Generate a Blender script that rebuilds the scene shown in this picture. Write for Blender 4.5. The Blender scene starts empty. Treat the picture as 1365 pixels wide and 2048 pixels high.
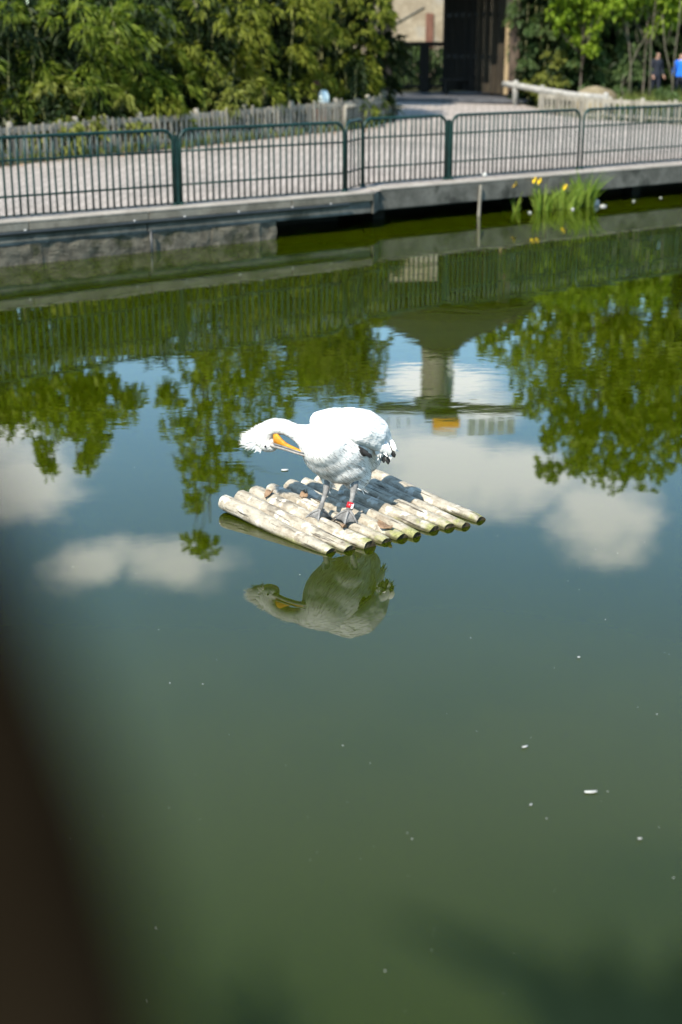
import bpy, bmesh, math, random
import numpy as np
from mathutils import Vector, Matrix, noise as mnoise
from mathutils.bvhtree import BVHTree
from mathutils.geometry import tessellate_polygon

R = math.radians
rng = np.random.default_rng(7)
random.seed(7)
scene = bpy.context.scene
COL = scene.collection

# ------------------------------------------------------------------ camera, sky, sun, exposure
F_PX, CAM_H = 2844.0, 3.48
PITCH = math.atan(949.0 / F_PX)
cam_data = bpy.data.cameras.new('camera')
cam_data.sensor_fit = 'VERTICAL'
cam_data.sensor_height = 36.0
cam_data.sensor_width = 24.0
cam_data.lens = 50.0
cam_data.clip_start = 0.05
cam_data.clip_end = 3000.0
cam_data.dof.use_dof = True
cam_data.dof.focus_distance = 10.55
cam_data.dof.aperture_fstop = 1.3
cam = bpy.data.objects.new('camera', cam_data)
cam.location = (0, 0, CAM_H)
cam.rotation_euler = (math.pi / 2 - PITCH, 0, 0)
COL.objects.link(cam)
scene.camera = cam

SUN_EL = R(47)
TO_SUN_H = Vector((-0.46, -0.89)).normalized()
sun_data = bpy.data.lights.new('sun', 'SUN')
sun_data.energy = 4.6
sun_data.angle = R(0.53)
sun_data.color = (1.0, 0.93, 0.81)
sun = bpy.data.objects.new('sun', sun_data)
to_sun = Vector((TO_SUN_H.x * math.cos(SUN_EL), TO_SUN_H.y * math.cos(SUN_EL), math.sin(SUN_EL)))
sun.rotation_euler = to_sun.to_track_quat('Z', 'Y').to_euler()
sun.location = (0, 0, 30)
COL.objects.link(sun)

vs = scene.view_settings
vs.view_transform = 'Standard'
vs.look = 'None'
vs.exposure = 1.1
vs.gamma = 1.0
vs.use_curve_mapping = False
scene.cycles.max_bounces = 8
scene.cycles.transparent_max_bounces = 8
scene.cycles.caustics_reflective = False
scene.cycles.caustics_refractive = False


def ray(u, v):
    x = (u - 682.5) / F_PX
    y = (1024 - v) / F_PX
    c, s = math.cos(PITCH), math.sin(PITCH)
    return np.array([x, c + y * s, -s + y * c])


def sky_dir(u, v):
    d = ray(u, v)
    d[2] = -d[2]
    return d / np.linalg.norm(d)


world = bpy.data.worlds.new('World')
scene.world = world
world.use_nodes = True
wn, wl = world.node_tree.nodes, world.node_tree.links
wn.clear()
w_out = wn.new('ShaderNodeOutputWorld')
w_bg = wn.new('ShaderNodeBackground')
w_sky = wn.new('ShaderNodeTexSky')
w_sky.sky_type = 'NISHITA'
w_sky.sun_disc = False
w_sky.sun_elevation = SUN_EL
w_sky.sun_rotation = math.atan2(TO_SUN_H.x, TO_SUN_H.y)
w_sky.air_density = 1.0
w_sky.dust_density = 0.25
w_sky.ozone_density = 1.0
w_bg.inputs['Strength'].default_value = 0.15
w_tc = wn.new('ShaderNodeTexCoord')


def vmath(op, a, b=None, out='Vector'):
    n = wn.new('ShaderNodeVectorMath')
    n.operation = op
    for k, x in enumerate((a, b)):
        if x is None:
            continue
        if isinstance(x, (tuple, list)):
            n.inputs[k].default_value = x
        else:
            wl.new(x, n.inputs[k])
    return n.outputs[out]


def wmath(op, a, b=None):
    n = wn.new('ShaderNodeMath')
    n.operation = op
    for k, x in enumerate((a, b)):
        if x is None:
            continue
        if isinstance(x, (int, float)):
            n.inputs[k].default_value = x
        else:
            wl.new(x, n.inputs[k])
    return n.outputs[0]


# scattered fair weather clouds all round the sky: (azimuth from +Y, elevation, half width, half height) in degrees
def az_el(u, v):
    d = sky_dir(u, v)
    return math.degrees(math.atan2(d[0], d[1])), math.degrees(math.asin(d[2]))


CLOUDS = [(*az_el(40, 965), 3.2, 2.6), (*az_el(-60, 900), 4.0, 2.6), (*az_el(180, 1135), 2.6, 1.5), (*az_el(345, 1140), 3.4, 1.5),
          (*az_el(880, 915), 4.6, 2.6), (*az_el(1040, 945), 3.4, 2.2), (*az_el(1190, 1035), 2.7, 2.3), (*az_el(980, 830), 4.2, 1.4), (*az_el(900, 770), 3.2, 1.0),
          (-42, 16, 6, 3), (-85, 22, 7, 3), (40, 22, 6, 3), (80, 17, 8, 3), (125, 24, 7, 3), (165, 18, 8, 3), (-130, 20, 8, 3)]
w_noise = wn.new('ShaderNodeTexNoise')
w_noise.inputs['Scale'].default_value = 11.0
w_noise.inputs['Detail'].default_value = 7.0
w_noise.inputs['Roughness'].default_value = 0.58
wl.new(vmath('MULTIPLY', w_tc.outputs['Generated'], (1, 1, 1.7)), w_noise.inputs['Vector'])
best = None
for az, el, hw, hh in CLOUDS:
    a, e = R(az), R(el)
    d0 = (math.sin(a) * math.cos(e), math.cos(a) * math.cos(e), math.sin(e))
    rt = (math.cos(a), -math.sin(a), 0)
    up = (-math.sin(a) * math.sin(e), -math.cos(a) * math.sin(e), math.cos(e))
    q = vmath('SUBTRACT', w_tc.outputs['Generated'], d0)
    x = wmath('DIVIDE', vmath('DOT_PRODUCT', q, rt, 'Value'), R(hw))
    y = wmath('DIVIDE', vmath('DOT_PRODUCT', q, up, 'Value'), R(hh))
    f = vmath('DOT_PRODUCT', vmath('NORMALIZE', w_tc.outputs['Generated']), d0, 'Value')
    r = wmath('SQRT', wmath('ADD', wmath('MULTIPLY', x, x), wmath('MULTIPLY', y, y)))
    m = wmath('SUBTRACT', wmath('SUBTRACT', 1.0, r), wmath('MULTIPLY', wmath('LESS_THAN', f, 0.0), 10.0))
    best = m if best is None else wmath('MAXIMUM', best, m)
cl = wmath('ADD', wmath('MAXIMUM', best, -2.0), wmath('MULTIPLY', wmath('SUBTRACT', w_noise.outputs['Fac'], 0.5), 2.0))
w_ramp = wn.new('ShaderNodeMapRange')
w_ramp.interpolation_type = 'SMOOTHSTEP'
w_ramp.inputs['From Min'].default_value = 0.05
w_ramp.inputs['From Max'].default_value = 0.75
wl.new(cl, w_ramp.inputs['Value'])
w_mix = wn.new('ShaderNodeMix')
w_mix.data_type = 'RGBA'
w_fac = wmath('MULTIPLY', w_ramp.outputs['Result'], 0.85)
wl.new(w_fac, w_mix.inputs['Factor'])
w_tint = vmath('MULTIPLY', w_sky.outputs[0], (0.88, 1.10, 1.10))
wl.new(w_tint, w_mix.inputs['A'])
w_mix.inputs['B'].default_value = (10.5, 10.5, 10.1, 1)
w_sep = wn.new('ShaderNodeSeparateXYZ')
wl.new(w_tc.outputs['Generated'], w_sep.inputs[0])


def wstep(x, a, b):
    n = wn.new('ShaderNodeMapRange')
    n.interpolation_type = 'SMOOTHSTEP'
    n.inputs['From Min'].default_value = a
    n.inputs['From Max'].default_value = b
    wl.new(x, n.inputs['Value'])
    return n.outputs['Result']


# faint veil added to lift the water's mirrored tone, thickest around thirty degrees up
w_vn = wn.new('ShaderNodeTexNoise')
w_vn.inputs['Scale'].default_value = 2.2
w_vn.inputs['Detail'].default_value = 3.0
wl.new(vmath('MULTIPLY', w_tc.outputs['Generated'], (1, 1, 2.5)), w_vn.inputs['Vector'])
veil = wmath('MULTIPLY', wmath('MULTIPLY', wstep(w_sep.outputs['Z'], 0.34, 0.46), wmath('SUBTRACT', 1.0, wstep(w_sep.outputs['Z'], 0.50, 0.64))), wmath('MULTIPLY', wstep(w_vn.outputs['Fac'], 0.25, 0.6), 0.17))
w_mix2 = wn.new('ShaderNodeMix')
w_mix2.data_type = 'RGBA'
wl.new(veil, w_mix2.inputs['Factor'])
wl.new(w_mix.outputs['Result'], w_mix2.inputs['A'])
w_mix2.inputs['B'].default_value = (8.6, 9.0, 5.6, 1)
wl.new(w_mix2.outputs['Result'], w_bg.inputs['Color'])
wl.new(w_bg.outputs[0], w_out.inputs[0])

# ------------------------------------------------------------------ geometry of the place
K0 = np.array([0.07, 27.05])                      # a point on the left pond edge
TD = np.array([0.788, 0.616])                     # along the edge
NB = np.array([-0.616, 0.788])                    # away from the water
WALL_Z = 0.67


def gz(x, y):
    s = (np.array([x, y]) - K0) @ NB
    return WALL_Z + 0.045 * min(max(0.0, s - 1.5), 16.0)


def ts(t, s):
    p = K0 + TD * t + NB * s
    return float(p[0]), float(p[1])


def to_ts(x, y):
    q = np.array([x, y]) - K0
    return float(q @ TD), float(q @ NB)


def aty(u, v, Y):
    d = ray(u, v)
    return Vector(d * (Y / d[1]) + np.array([0, 0, CAM_H]))


def atz(u, v, z):
    d = ray(u, v)
    return Vector(d * ((z - CAM_H) / d[2]) + np.array([0, 0, CAM_H]))


def atg(u, v):
    d = ray(u, v)
    lo, hi = 1.0, 150.0
    for _ in range(60):
        m = (lo + hi) / 2
        p = d * m + np.array([0, 0, CAM_H])
        if p[2] > gz(p[0], p[1]):
            lo = m
        else:
            hi = m
    return Vector(p)


def t_at(u, v, s):
    """position along the pond edge where the sight line of a column meets the vertical plane s"""
    d = ray(u, v)[:2]
    k = (s + K0 @ NB) / (d @ NB)
    return float((d * k - K0) @ TD)


# ------------------------------------------------------------------ materials
MATS = {}


class NT:
    def __init__(self, name):
        self.m = bpy.data.materials.new(name)
        self.m.use_nodes = True
        self.n, self.l = self.m.node_tree.nodes, self.m.node_tree.links
        self.p = self.n['Principled BSDF']
        self.out = self.n['Material Output']

    def new(self, t, **kw):
        n = self.n.new('ShaderNode' + t)
        for k, v in kw.items():
            setattr(n, k, v)
        return n

    def put(self, sock, x):
        if hasattr(x, 'is_output'):
            self.l.new(x, sock)
        else:
            if isinstance(x, (tuple, list)) and len(x) == 3 and sock.type == 'RGBA':
                x = (*x, 1)
            sock.default_value = x

    def noise(self, vec, scale, detail=4, rough=0.55, dist=0.0):
        n = self.new('TexNoise')
        if vec is not None:
            self.l.new(vec, n.inputs['Vector'])
        n.inputs['Scale'].default_value = scale
        n.inputs['Detail'].default_value = detail
        n.inputs['Roughness'].default_value = rough
        n.inputs['Distortion'].default_value = dist
        return n.outputs['Fac']

    def coord(self, which='Object', scale=(1, 1, 1), loc=(0, 0, 0), rot=(0, 0, 0)):
        t = self.new('TexCoord')
        mp = self.new('Mapping')
        mp.inputs['Scale'].default_value = scale
        mp.inputs['Location'].default_value = loc
        mp.inputs['Rotation'].default_value = rot
        self.l.new(t.outputs[which], mp.inputs['Vector'])
        return mp.outputs[0]

    def world(self, scale=(1, 1, 1), rot=(0, 0, 0)):
        g = self.new('NewGeometry')
        mp = self.new('Mapping')
        mp.inputs['Scale'].default_value = scale
        mp.inputs['Rotation'].default_value = rot
        self.l.new(g.outputs['Position'], mp.inputs['Vector'])
        return mp.outputs[0]

    def rmap(self, x, a, b, c=0.0, d=1.0, smooth=True):
        n = self.new('MapRange')
        if smooth:
            n.interpolation_type = 'SMOOTHSTEP'
        self.put(n.inputs['Value'], x)
        for k, v in zip(('From Min', 'From Max', 'To Min', 'To Max'), (a, b, c, d)):
            n.inputs[k].default_value = v
        return n.outputs['Result']

    def ramp(self, x, stops):
        n = self.new('ValToRGB')
        els = n.color_ramp.elements
        while len(els) < len(stops):
            els.new(0.5)
        for e, (p, c) in zip(els, stops):
            e.position = p
            e.color = (*c, 1)
        self.put(n.inputs['Fac'], x)
        return n.outputs['Color']

    def mix(self, f, a, b, mode='MIX'):
        n = self.new('Mix')
        n.data_type = 'RGBA'
        n.blend_type = mode
        self.put(n.inputs['Factor'], f)
        self.put(n.inputs['A'], a)
        self.put(n.inputs['B'], b)
        return n.outputs['Result']

    def math(self, op, a, b=0.0):
        n = self.new('Math')
        n.operation = op
        self.put(n.inputs[0], a)
        self.put(n.inputs[1], b)
        return n.outputs[0]

    def bump(self, h, strength=0.5, dist=0.01, normal=None):
        n = self.new('Bump')
        n.inputs['Strength'].default_value = strength
        n.inputs['Distance'].default_value = dist
        self.l.new(h, n.inputs['Height'])
        if normal is not None:
            self.l.new(normal, n.inputs['Normal'])
        self.l.new(n.outputs[0], self.p.inputs['Normal'])
        return n.outputs[0]

    def done(self, key, rough=0.8, spec=0.3):
        if not self.p.inputs['Roughness'].is_linked:
            self.p.inputs['Roughness'].default_value = rough
        self.p.inputs['Specular IOR Level'].default_value = spec
        MATS[key] = self.m
        return self.m


def rough_mat(key, c1, c2, scale=6, rough=0.85, bump=0.4, dist=0.01, stretch=(1, 1, 1), spec=0.25, c3=None, fine=6):
    t = NT(key)
    co = t.world(stretch)
    a = t.noise(co, scale, 5, 0.6)
    b = t.noise(co, scale * fine, 4, 0.6)
    f = t.rmap(a, 0.32, 0.68)
    col = t.mix(f, c1, c2)
    if c3:
        col = t.mix(t.rmap(t.noise(co, scale * 0.45, 4, 0.6), 0.52, 0.66), col, c3)
    col = t.mix(0.35, col, t.ramp(b, [(0.25, (0.35, 0.35, 0.35)), (0.7, (1.25, 1.25, 1.25))]), 'MULTIPLY')
    t.put(t.p.inputs['Base Color'], col)
    if bump:
        t.bump(t.math('ADD', a, t.math('MULTIPLY', b, 0.5)), bump, dist)
    return t.done(key, rough, spec)


def leaf_mat(key, dark, mid, light, trans=0.35, rough=0.5):
    t = NT(key)
    g = t.new('NewGeometry')
    col = t.ramp(g.outputs['Random Per Island'], [(0.0, dark), (0.5, mid), (1.0, light)])
    n = t.noise(t.world(), 0.9, 2, 0.5)
    col = t.mix(t.rmap(n, 0.4, 0.62, 0.0, 0.5), col, light)
    t.put(t.p.inputs['Base Color'], col)
    t.p.inputs['Roughness'].default_value = rough
    t.p.inputs['Specular IOR Level'].default_value = 0.12
    tr = t.new('BsdfTranslucent')
    t.put(tr.inputs['Color'], t.mix(1.0, col, (1.5, 1.6, 0.7), 'MULTIPLY'))
    ms = t.new('MixShader')
    ms.inputs[0].default_value = trans
    t.l.new(t.p.outputs[0], ms.inputs[1])
    t.l.new(tr.outputs[0], ms.inputs[2])
    t.l.new(ms.outputs[0], t.out.inputs[0])
    MATS[key] = t.m
    return t.m


# --- pond water: murky green body under a nearly still surface
t = NT('pond_water')
co = t.world((1.0, 1.6, 1.0), (0, 0, R(-25)))
big = t.noise(co, 0.22, 2, 0.5)
n1 = t.noise(co, 2.6, 2, 0.45, 0.4)
n2 = t.noise(t.world((0.8, 2.0, 1), (0, 0, R(-30))), 6.5, 2, 0.5)
swell = t.noise(t.world((0.7, 1.3, 1), (0, 0, R(-28))), 0.9, 1, 0.4)
amp = t.rmap(big, 0.40, 0.66, 0.25, 1.0)
dist_y = t.new('SeparateXYZ')
gpos = t.new('NewGeometry')
t.l.new(gpos.outputs['Position'], dist_y.inputs[0])
calm = t.rmap(dist_y.outputs['Y'], 9.0, 17.0, 0.10, 1.0)
h = t.math('MULTIPLY', t.math('ADD', t.math('ADD', n1, t.math('MULTIPLY', n2, 0.22)), t.math('MULTIPLY', swell, 1.6)), t.math('MULTIPLY', amp, calm))
t.bump(h, 1.0, 0.0013)
murk = t.noise(t.world(), 0.35, 3, 0.5)
t.put(t.p.inputs['Base Color'], t.mix(t.rmap(murk, 0.3, 0.7), (0.0146, 0.0212, 0.0001), (0.0174, 0.0242, 0.0002)))
t.p.inputs['IOR'].default_value = 1.325
t.p.inputs['Roughness'].default_value = 0.015
t.p.inputs['Subsurface Weight'].default_value = 1.0
t.p.subsurface_method = 'BURLEY'
t.p.inputs['Subsurface Radius'].default_value = (0.5, 0.6, 0.25)
t.p.inputs['Subsurface Scale'].default_value = 0.35
MATS['pond_water'] = t.m

# --- paving: small rectangular pavers, too far off to model singly
t = NT('paving')
co = t.world((1, 1, 1), (0, 0, -math.atan2(TD[1], TD[0])))
br = t.new('TexBrick')
t.l.new(co, br.inputs['Vector'])
br.inputs['Scale'].default_value = 1.0
br.inputs['Brick Width'].default_value = 0.30
br.inputs['Row Height'].default_value = 0.16
br.inputs['Mortar Size'].default_value = 0.014
br.inputs['Color1'].default_value = (0.345, 0.302, 0.268, 1)
br.inputs['Color2'].default_value = (0.27, 0.235, 0.208, 1)
br.inputs['Mortar'].default_value = (0.12, 0.10, 0.085, 1)
n = t.noise(t.world(), 0.7, 5, 0.6)
col = t.mix(0.5, br.outputs['Color'], t.ramp(n, [(0.3, (0.72, 0.72, 0.72)), (0.7, (1.15, 1.13, 1.1))]), 'MULTIPLY')
stain = t.noise(t.world((0.5, 0.5, 1)), 0.9, 5, 0.62, 0.5)
col = t.mix(t.rmap(stain, 0.5, 0.68, 0, 0.55), col, (0.16, 0.14, 0.12))
t.put(t.p.inputs['Base Color'], col)
t.bump(br.outputs['Fac'], 0.4, -0.004)
t.done('paving', 0.85, 0.25)

rough_mat('soil', (0.055, 0.042, 0.028), (0.11, 0.085, 0.055), 3, 0.95, 0.8, 0.04, c3=(0.05, 0.06, 0.02))
rough_mat('verge', (0.06, 0.07, 0.025), (0.11, 0.10, 0.05), 1.5, 0.95, 0.8, 0.05)
rough_mat('bank_earth', (0.03, 0.03, 0.018), (0.06, 0.055, 0.03), 2, 0.95, 0.8, 0.05)
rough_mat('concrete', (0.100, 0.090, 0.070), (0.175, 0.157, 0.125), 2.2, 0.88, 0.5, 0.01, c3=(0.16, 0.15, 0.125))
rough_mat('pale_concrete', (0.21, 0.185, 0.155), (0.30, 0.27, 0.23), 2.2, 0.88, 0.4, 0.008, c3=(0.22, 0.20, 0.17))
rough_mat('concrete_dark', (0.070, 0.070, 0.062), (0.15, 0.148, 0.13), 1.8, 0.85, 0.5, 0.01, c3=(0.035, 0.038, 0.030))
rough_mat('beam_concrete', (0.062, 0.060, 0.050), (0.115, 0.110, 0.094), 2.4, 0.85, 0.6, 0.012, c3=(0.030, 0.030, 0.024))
rough_mat('recess_shade', (0.006, 0.007, 0.005), (0.014, 0.015, 0.010), 3, 0.8, 0.4, 0.01)  # near-black: the shade under the beams is put into the colour
rough_mat('wall_rubble', (0.060, 0.054, 0.040), (0.135, 0.12, 0.09), 5, 0.9, 1.0, 0.04, c3=(0.035, 0.036, 0.018))
rough_mat('black_pipe', (0.012, 0.014, 0.014), (0.022, 0.024, 0.024), 4, 0.45, 0.1, 0.002, spec=0.5)
rough_mat('steel', (0.22, 0.22, 0.22), (0.34, 0.34, 0.33), 20, 0.45, 0.1, 0.001, spec=0.5)
rough_mat('grey_wood', (0.15, 0.135, 0.108), (0.27, 0.245, 0.20), 7, 0.9, 0.6, 0.006, (1, 1, 0.12))
rough_mat('pale_log', (0.20, 0.19, 0.17), (0.33, 0.31, 0.28), 6, 0.85, 0.5, 0.008)
rough_mat('dark_wood', (0.006, 0.005, 0.004), (0.014, 0.011, 0.008), 5, 0.75, 0.4, 0.006, (1, 1, 0.15))  # pavilion timber, coloured near-black in place of the roof's shade
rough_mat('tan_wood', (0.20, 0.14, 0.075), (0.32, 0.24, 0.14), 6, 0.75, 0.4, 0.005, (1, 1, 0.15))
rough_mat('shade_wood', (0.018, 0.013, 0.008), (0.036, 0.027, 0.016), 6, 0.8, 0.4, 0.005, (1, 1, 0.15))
rough_mat('brown_wood', (0.10, 0.045, 0.030), (0.16, 0.075, 0.05), 6, 0.75, 0.4, 0.004, (1, 1, 0.2))
rough_mat('near_wood', (0.005, 0.0034, 0.002), (0.009, 0.0065, 0.0038), 9, 1.0, 0.6, 0.004, (1, 1, 0.25), spec=0.0)  # near-black: the shade over the close post is put into its colour
rough_mat('post_wood', (0.045, 0.030, 0.022), (0.085, 0.06, 0.042), 9, 0.85, 0.6, 0.004, (1, 1, 0.25))
rough_mat('thatch', (0.007, 0.007, 0.004), (0.016, 0.015, 0.009), 7, 0.95, 0.9, 0.05)
rough_mat('slab_floor', (0.05, 0.05, 0.055), (0.08, 0.08, 0.085), 3, 0.8, 0.2, 0.004)
rough_mat('stone_wall', (0.20, 0.16, 0.11), (0.30, 0.255, 0.185), 1.2, 0.9, 0.5, 0.02, c3=(0.26, 0.24, 0.20))
rough_mat('boulder', (0.16, 0.13, 0.08), (0.25, 0.21, 0.14), 1.6, 0.9, 0.7, 0.04, c3=(0.13, 0.10, 0.06))
rough_mat('grey_stone', (0.20, 0.20, 0.185), (0.36, 0.35, 0.33), 6, 0.85, 0.6, 0.01)
rough_mat('tower_stone', (0.20, 0.17, 0.13), (0.30, 0.265, 0.215), 0.7, 0.9, 0.5, 0.05)
rough_mat('tower_metal', (0.07, 0.08, 0.065), (0.12, 0.13, 0.11), 1, 0.6, 0.1, 0.01)
rough_mat('tower_mesh', (0.28, 0.31, 0.29), (0.38, 0.41, 0.39), 1, 0.6, 0.1, 0.01)
rough_mat('orange_paint', (0.75, 0.33, 0.02), (0.85, 0.42, 0.04), 2, 0.5, 0.05, 0.002)
rough_mat('cream_paint', (0.62, 0.59, 0.52), (0.72, 0.70, 0.64), 2, 0.6, 0.05, 0.002)
rough_mat('bark', (0.055, 0.042, 0.030), (0.12, 0.098, 0.075), 5, 0.95, 0.8, 0.02, (1, 1, 0.3))
rough_mat('pale_bark', (0.07, 0.06, 0.042), (0.14, 0.125, 0.09), 6, 0.9, 0.6, 0.01, (1, 1, 0.3))
rough_mat('culm', (0.14, 0.15, 0.055), (0.25, 0.24, 0.11), 5, 0.5, 0.1, 0.002, (1, 1, 0.2))
rough_mat('white_foam', (0.30, 0.30, 0.28), (0.42, 0.42, 0.40), 30, 0.6, 0.2, 0.002)
rough_mat('green_paint', (0.002, 0.016, 0.013), (0.004, 0.026, 0.021), 4, 0.42, 0.05, 0.001, spec=0.3, c3=(0.008, 0.032, 0.028))
rough_mat('lamp_glass', (0.62, 0.70, 0.70), (0.74, 0.80, 0.79), 12, 0.2, 0.0, spec=0.6)
rough_mat('dead_leaf', (0.16, 0.10, 0.06), (0.27, 0.18, 0.11), 30, 0.9, 0.4, 0.002)
rough_mat('blue_cloth', (0.010, 0.11, 0.55), (0.018, 0.16, 0.68), 8, 0.8, 0.2, 0.003)
rough_mat('navy_cloth', (0.012, 0.015, 0.024), (0.022, 0.026, 0.038), 8, 0.85, 0.2, 0.003)
rough_mat('skin', (0.42, 0.24, 0.17), (0.50, 0.30, 0.22), 10, 0.6, 0.05, 0.001)
rough_mat('hair', (0.03, 0.02, 0.014), (0.06, 0.04, 0.025), 30, 0.6, 0.3, 0.003)
rough_mat('petal_yellow', (0.75, 0.48, 0.01), (0.85, 0.60, 0.02), 20, 0.6, 0.05, 0.001)
leaf_mat('bamboo_leaf', (0.016, 0.036, 0.004), (0.066, 0.102, 0.011), (0.18, 0.215, 0.030))
leaf_mat('bamboo_leaf_yellow', (0.022, 0.036, 0.004), (0.088, 0.112, 0.012), (0.205, 0.218, 0.034))
leaf_mat('shrub_leaf', (0.030, 0.060, 0.018), (0.060, 0.10, 0.032), (0.10, 0.14, 0.055))
leaf_mat('lime_leaf', (0.07, 0.12, 0.010), (0.14, 0.21, 0.018), (0.22, 0.29, 0.03), 0.45)
leaf_mat('tree_leaf', (0.085, 0.120, 0.012), (0.16, 0.20, 0.022), (0.25, 0.285, 0.04), 0.5)
leaf_mat('yellow_shrub_leaf', (0.09, 0.11, 0.02), (0.15, 0.165, 0.035), (0.20, 0.21, 0.05), 0.35)
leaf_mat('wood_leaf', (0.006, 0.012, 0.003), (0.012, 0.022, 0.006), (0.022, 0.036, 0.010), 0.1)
leaf_mat('grass_leaf', (0.06, 0.085, 0.018), (0.10, 0.13, 0.03), (0.16, 0.17, 0.05), 0.3)
leaf_mat('iris_leaf', (0.060, 0.115, 0.014), (0.115, 0.185, 0.024), (0.20, 0.26, 0.045), 0.4)
leaf_mat('dark_leaf', (0.003, 0.009, 0.004), (0.005, 0.012, 0.005), (0.008, 0.017, 0.007), 0.05, 0.8)

# ------------------------------------------------------------------ mesh helpers


class MB:
    def __init__(self):
        self.v, self.f = [], []

    def add(self, vs, fs):
        o = len(self.v)
        self.v += [tuple(p) for p in vs]
        self.f += [tuple(i + o for i in f) for f in fs]
        return self

    def box(self, c, size, ax=(1, 0, 0), ay=(0, 1, 0), az=(0, 0, 1)):
        c, ax, ay, az = Vector(c), Vector(ax), Vector(ay), Vector(az)
        hx, hy, hz = [k / 2 for k in size]
        vs = [c + ax * hx * sx + ay * hy * sy + az * hz * sz for sz in (-1, 1) for sy in (-1, 1) for sx in (-1, 1)]
        return self.add(vs, [(0, 2, 3, 1), (4, 5, 7, 6), (0, 1, 5, 4), (2, 6, 7, 3), (0, 4, 6, 2), (1, 3, 7, 5)])

    def bbox(self, c, size, b, ax=(1, 0, 0), ay=(0, 1, 0), az=(0, 0, 1)):
        bm = bmesh.new()
        bmesh.ops.create_cube(bm, size=1.0)
        for vv in bm.verts:
            vv.co = Vector((vv.co.x * size[0], vv.co.y * size[1], vv.co.z * size[2]))
        bmesh.ops.bevel(bm, geom=bm.edges[:], offset=b, segments=2, affect='EDGES')
        M = Matrix((ax, ay, az)).transposed()
        bm.verts.index_update()
        self.add([M @ vv.co + Vector(c) for vv in bm.verts], [[x.index for x in f.verts] for f in bm.faces])
        bm.free()
        return self

    def tube(self, pts, rad, n=8, caps=True, jitter=0.0):
        pts = [Vector(p) for p in pts]
        if isinstance(rad, (int, float)):
            rad = [rad] * len(pts)
        d0 = (pts[1] - pts[0]).normalized()
        ref = Vector((0, 0, 1)) if abs(d0.z) < 0.9 else Vector((1, 0, 0))
        a = d0.cross(ref).normalized()
        vs = []
        for i, p in enumerate(pts):
            d = (pts[min(i + 1, len(pts) - 1)] - pts[max(i - 1, 0)]).normalized()
            a = (a - d * a.dot(d)).normalized()
            b = d.cross(a)
            for k in range(n):
                th = 2 * math.pi * k / n
                r = rad[i] * (1 + (random.uniform(-jitter, jitter) if jitter else 0))
                vs.append(p + a * math.cos(th) * r + b * math.sin(th) * r)
        fs = []
        for i in range(len(pts) - 1):
            for k in range(n):
                q = (k + 1) % n
                fs.append((i * n + k, i * n + q, (i + 1) * n + q, (i + 1) * n + k))
        if caps:
            fs.append(tuple(range(n))[::-1])
            fs.append(tuple((len(pts) - 1) * n + k for k in range(n)))
        return self.add(vs, fs)

    def lathe(self, prof, c=(0, 0, 0), n=16):
        c = Vector(c)
        vs, fs = [], []
        for r, z in prof:
            for k in range(n):
                th = 2 * math.pi * k / n
                vs.append(c + Vector((r * math.cos(th), r * math.sin(th), z)))
        for i in range(len(prof) - 1):
            for k in range(n):
                q = (k + 1) % n
                fs.append((i * n + k, i * n + q, (i + 1) * n + q, (i + 1) * n + k))
        fs.append(tuple(range(n))[::-1])
        fs.append(tuple((len(prof) - 1) * n + k for k in range(n)))
        return self.add(vs, fs)

    def mesh(self, name, mat, smooth=False):
        me = bpy.data.meshes.new(name)
        me.from_pydata(self.v, [], self.f)
        me.validate()
        me.update()
        me.materials.append(MATS[mat] if isinstance(mat, str) else mat)
        if smooth:
            me.polygons.foreach_set('use_smooth', [True] * len(me.polygons))
        return me

    def build(self, name, mat, parent=None, smooth=False, world=False, loc=None):
        me = self.mesh(name, mat, smooth)
        o = bpy.data.objects.new(name, me)
        COL.objects.link(o)
        if parent is not None:
            o.parent = parent
            if world:
                r = parent
                while r.parent is not None:
                    r = r.parent
                o.matrix_parent_inverse = Matrix()
                me.transform(r_world(parent).inverted())
        if loc is not None:
            o.location = loc
        return o


def r_world(o):
    m = o.matrix_basis.copy()
    while o.parent is not None:
        o = o.parent
        m = o.matrix_basis @ m
    return m


def tag(o, label=None, cat=None, group=None, kind=None):
    for k, x in (('label', label), ('category', cat), ('group', group), ('kind', kind)):
        if x:
            o[k] = x
    return o


def thing(name, label, cat, loc=(0, 0, 0), rz=0.0, group=None):
    o = bpy.data.objects.new(name, None)
    o.empty_display_size = 0.1
    o.location = loc
    o.rotation_euler = (0, 0, rz)
    COL.objects.link(o)
    return tag(o, label, cat, group)


def inst(name, me, parent, loc=(0, 0, 0), rot=(0, 0, 0), scale=(1, 1, 1)):
    o = bpy.data.objects.new(name, me)
    o.parent = parent
    o.location = loc
    o.rotation_euler = rot
    o.scale = scale
    COL.objects.link(o)
    return o


def np_mesh(name, V, Fq, mat, smooth=False):
    """V (n,3), Fq (m,k) numpy"""
    me = bpy.data.meshes.new(name)
    k = Fq.shape[1]
    me.vertices.add(len(V))
    me.vertices.foreach_set('co', V.astype(np.float32).ravel())
    me.loops.add(Fq.size)
    me.loops.foreach_set('vertex_index', Fq.astype(np.int32).ravel())
    me.polygons.add(len(Fq))
    me.polygons.foreach_set('loop_start', np.arange(0, Fq.size, k, dtype=np.int32))
    me.update(calc_edges=True)
    me.materials.append(MATS[mat] if isinstance(mat, str) else mat)
    return me


def unit(a):
    return a / np.maximum(np.linalg.norm(a, axis=-1, keepdims=True), 1e-9)


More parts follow.
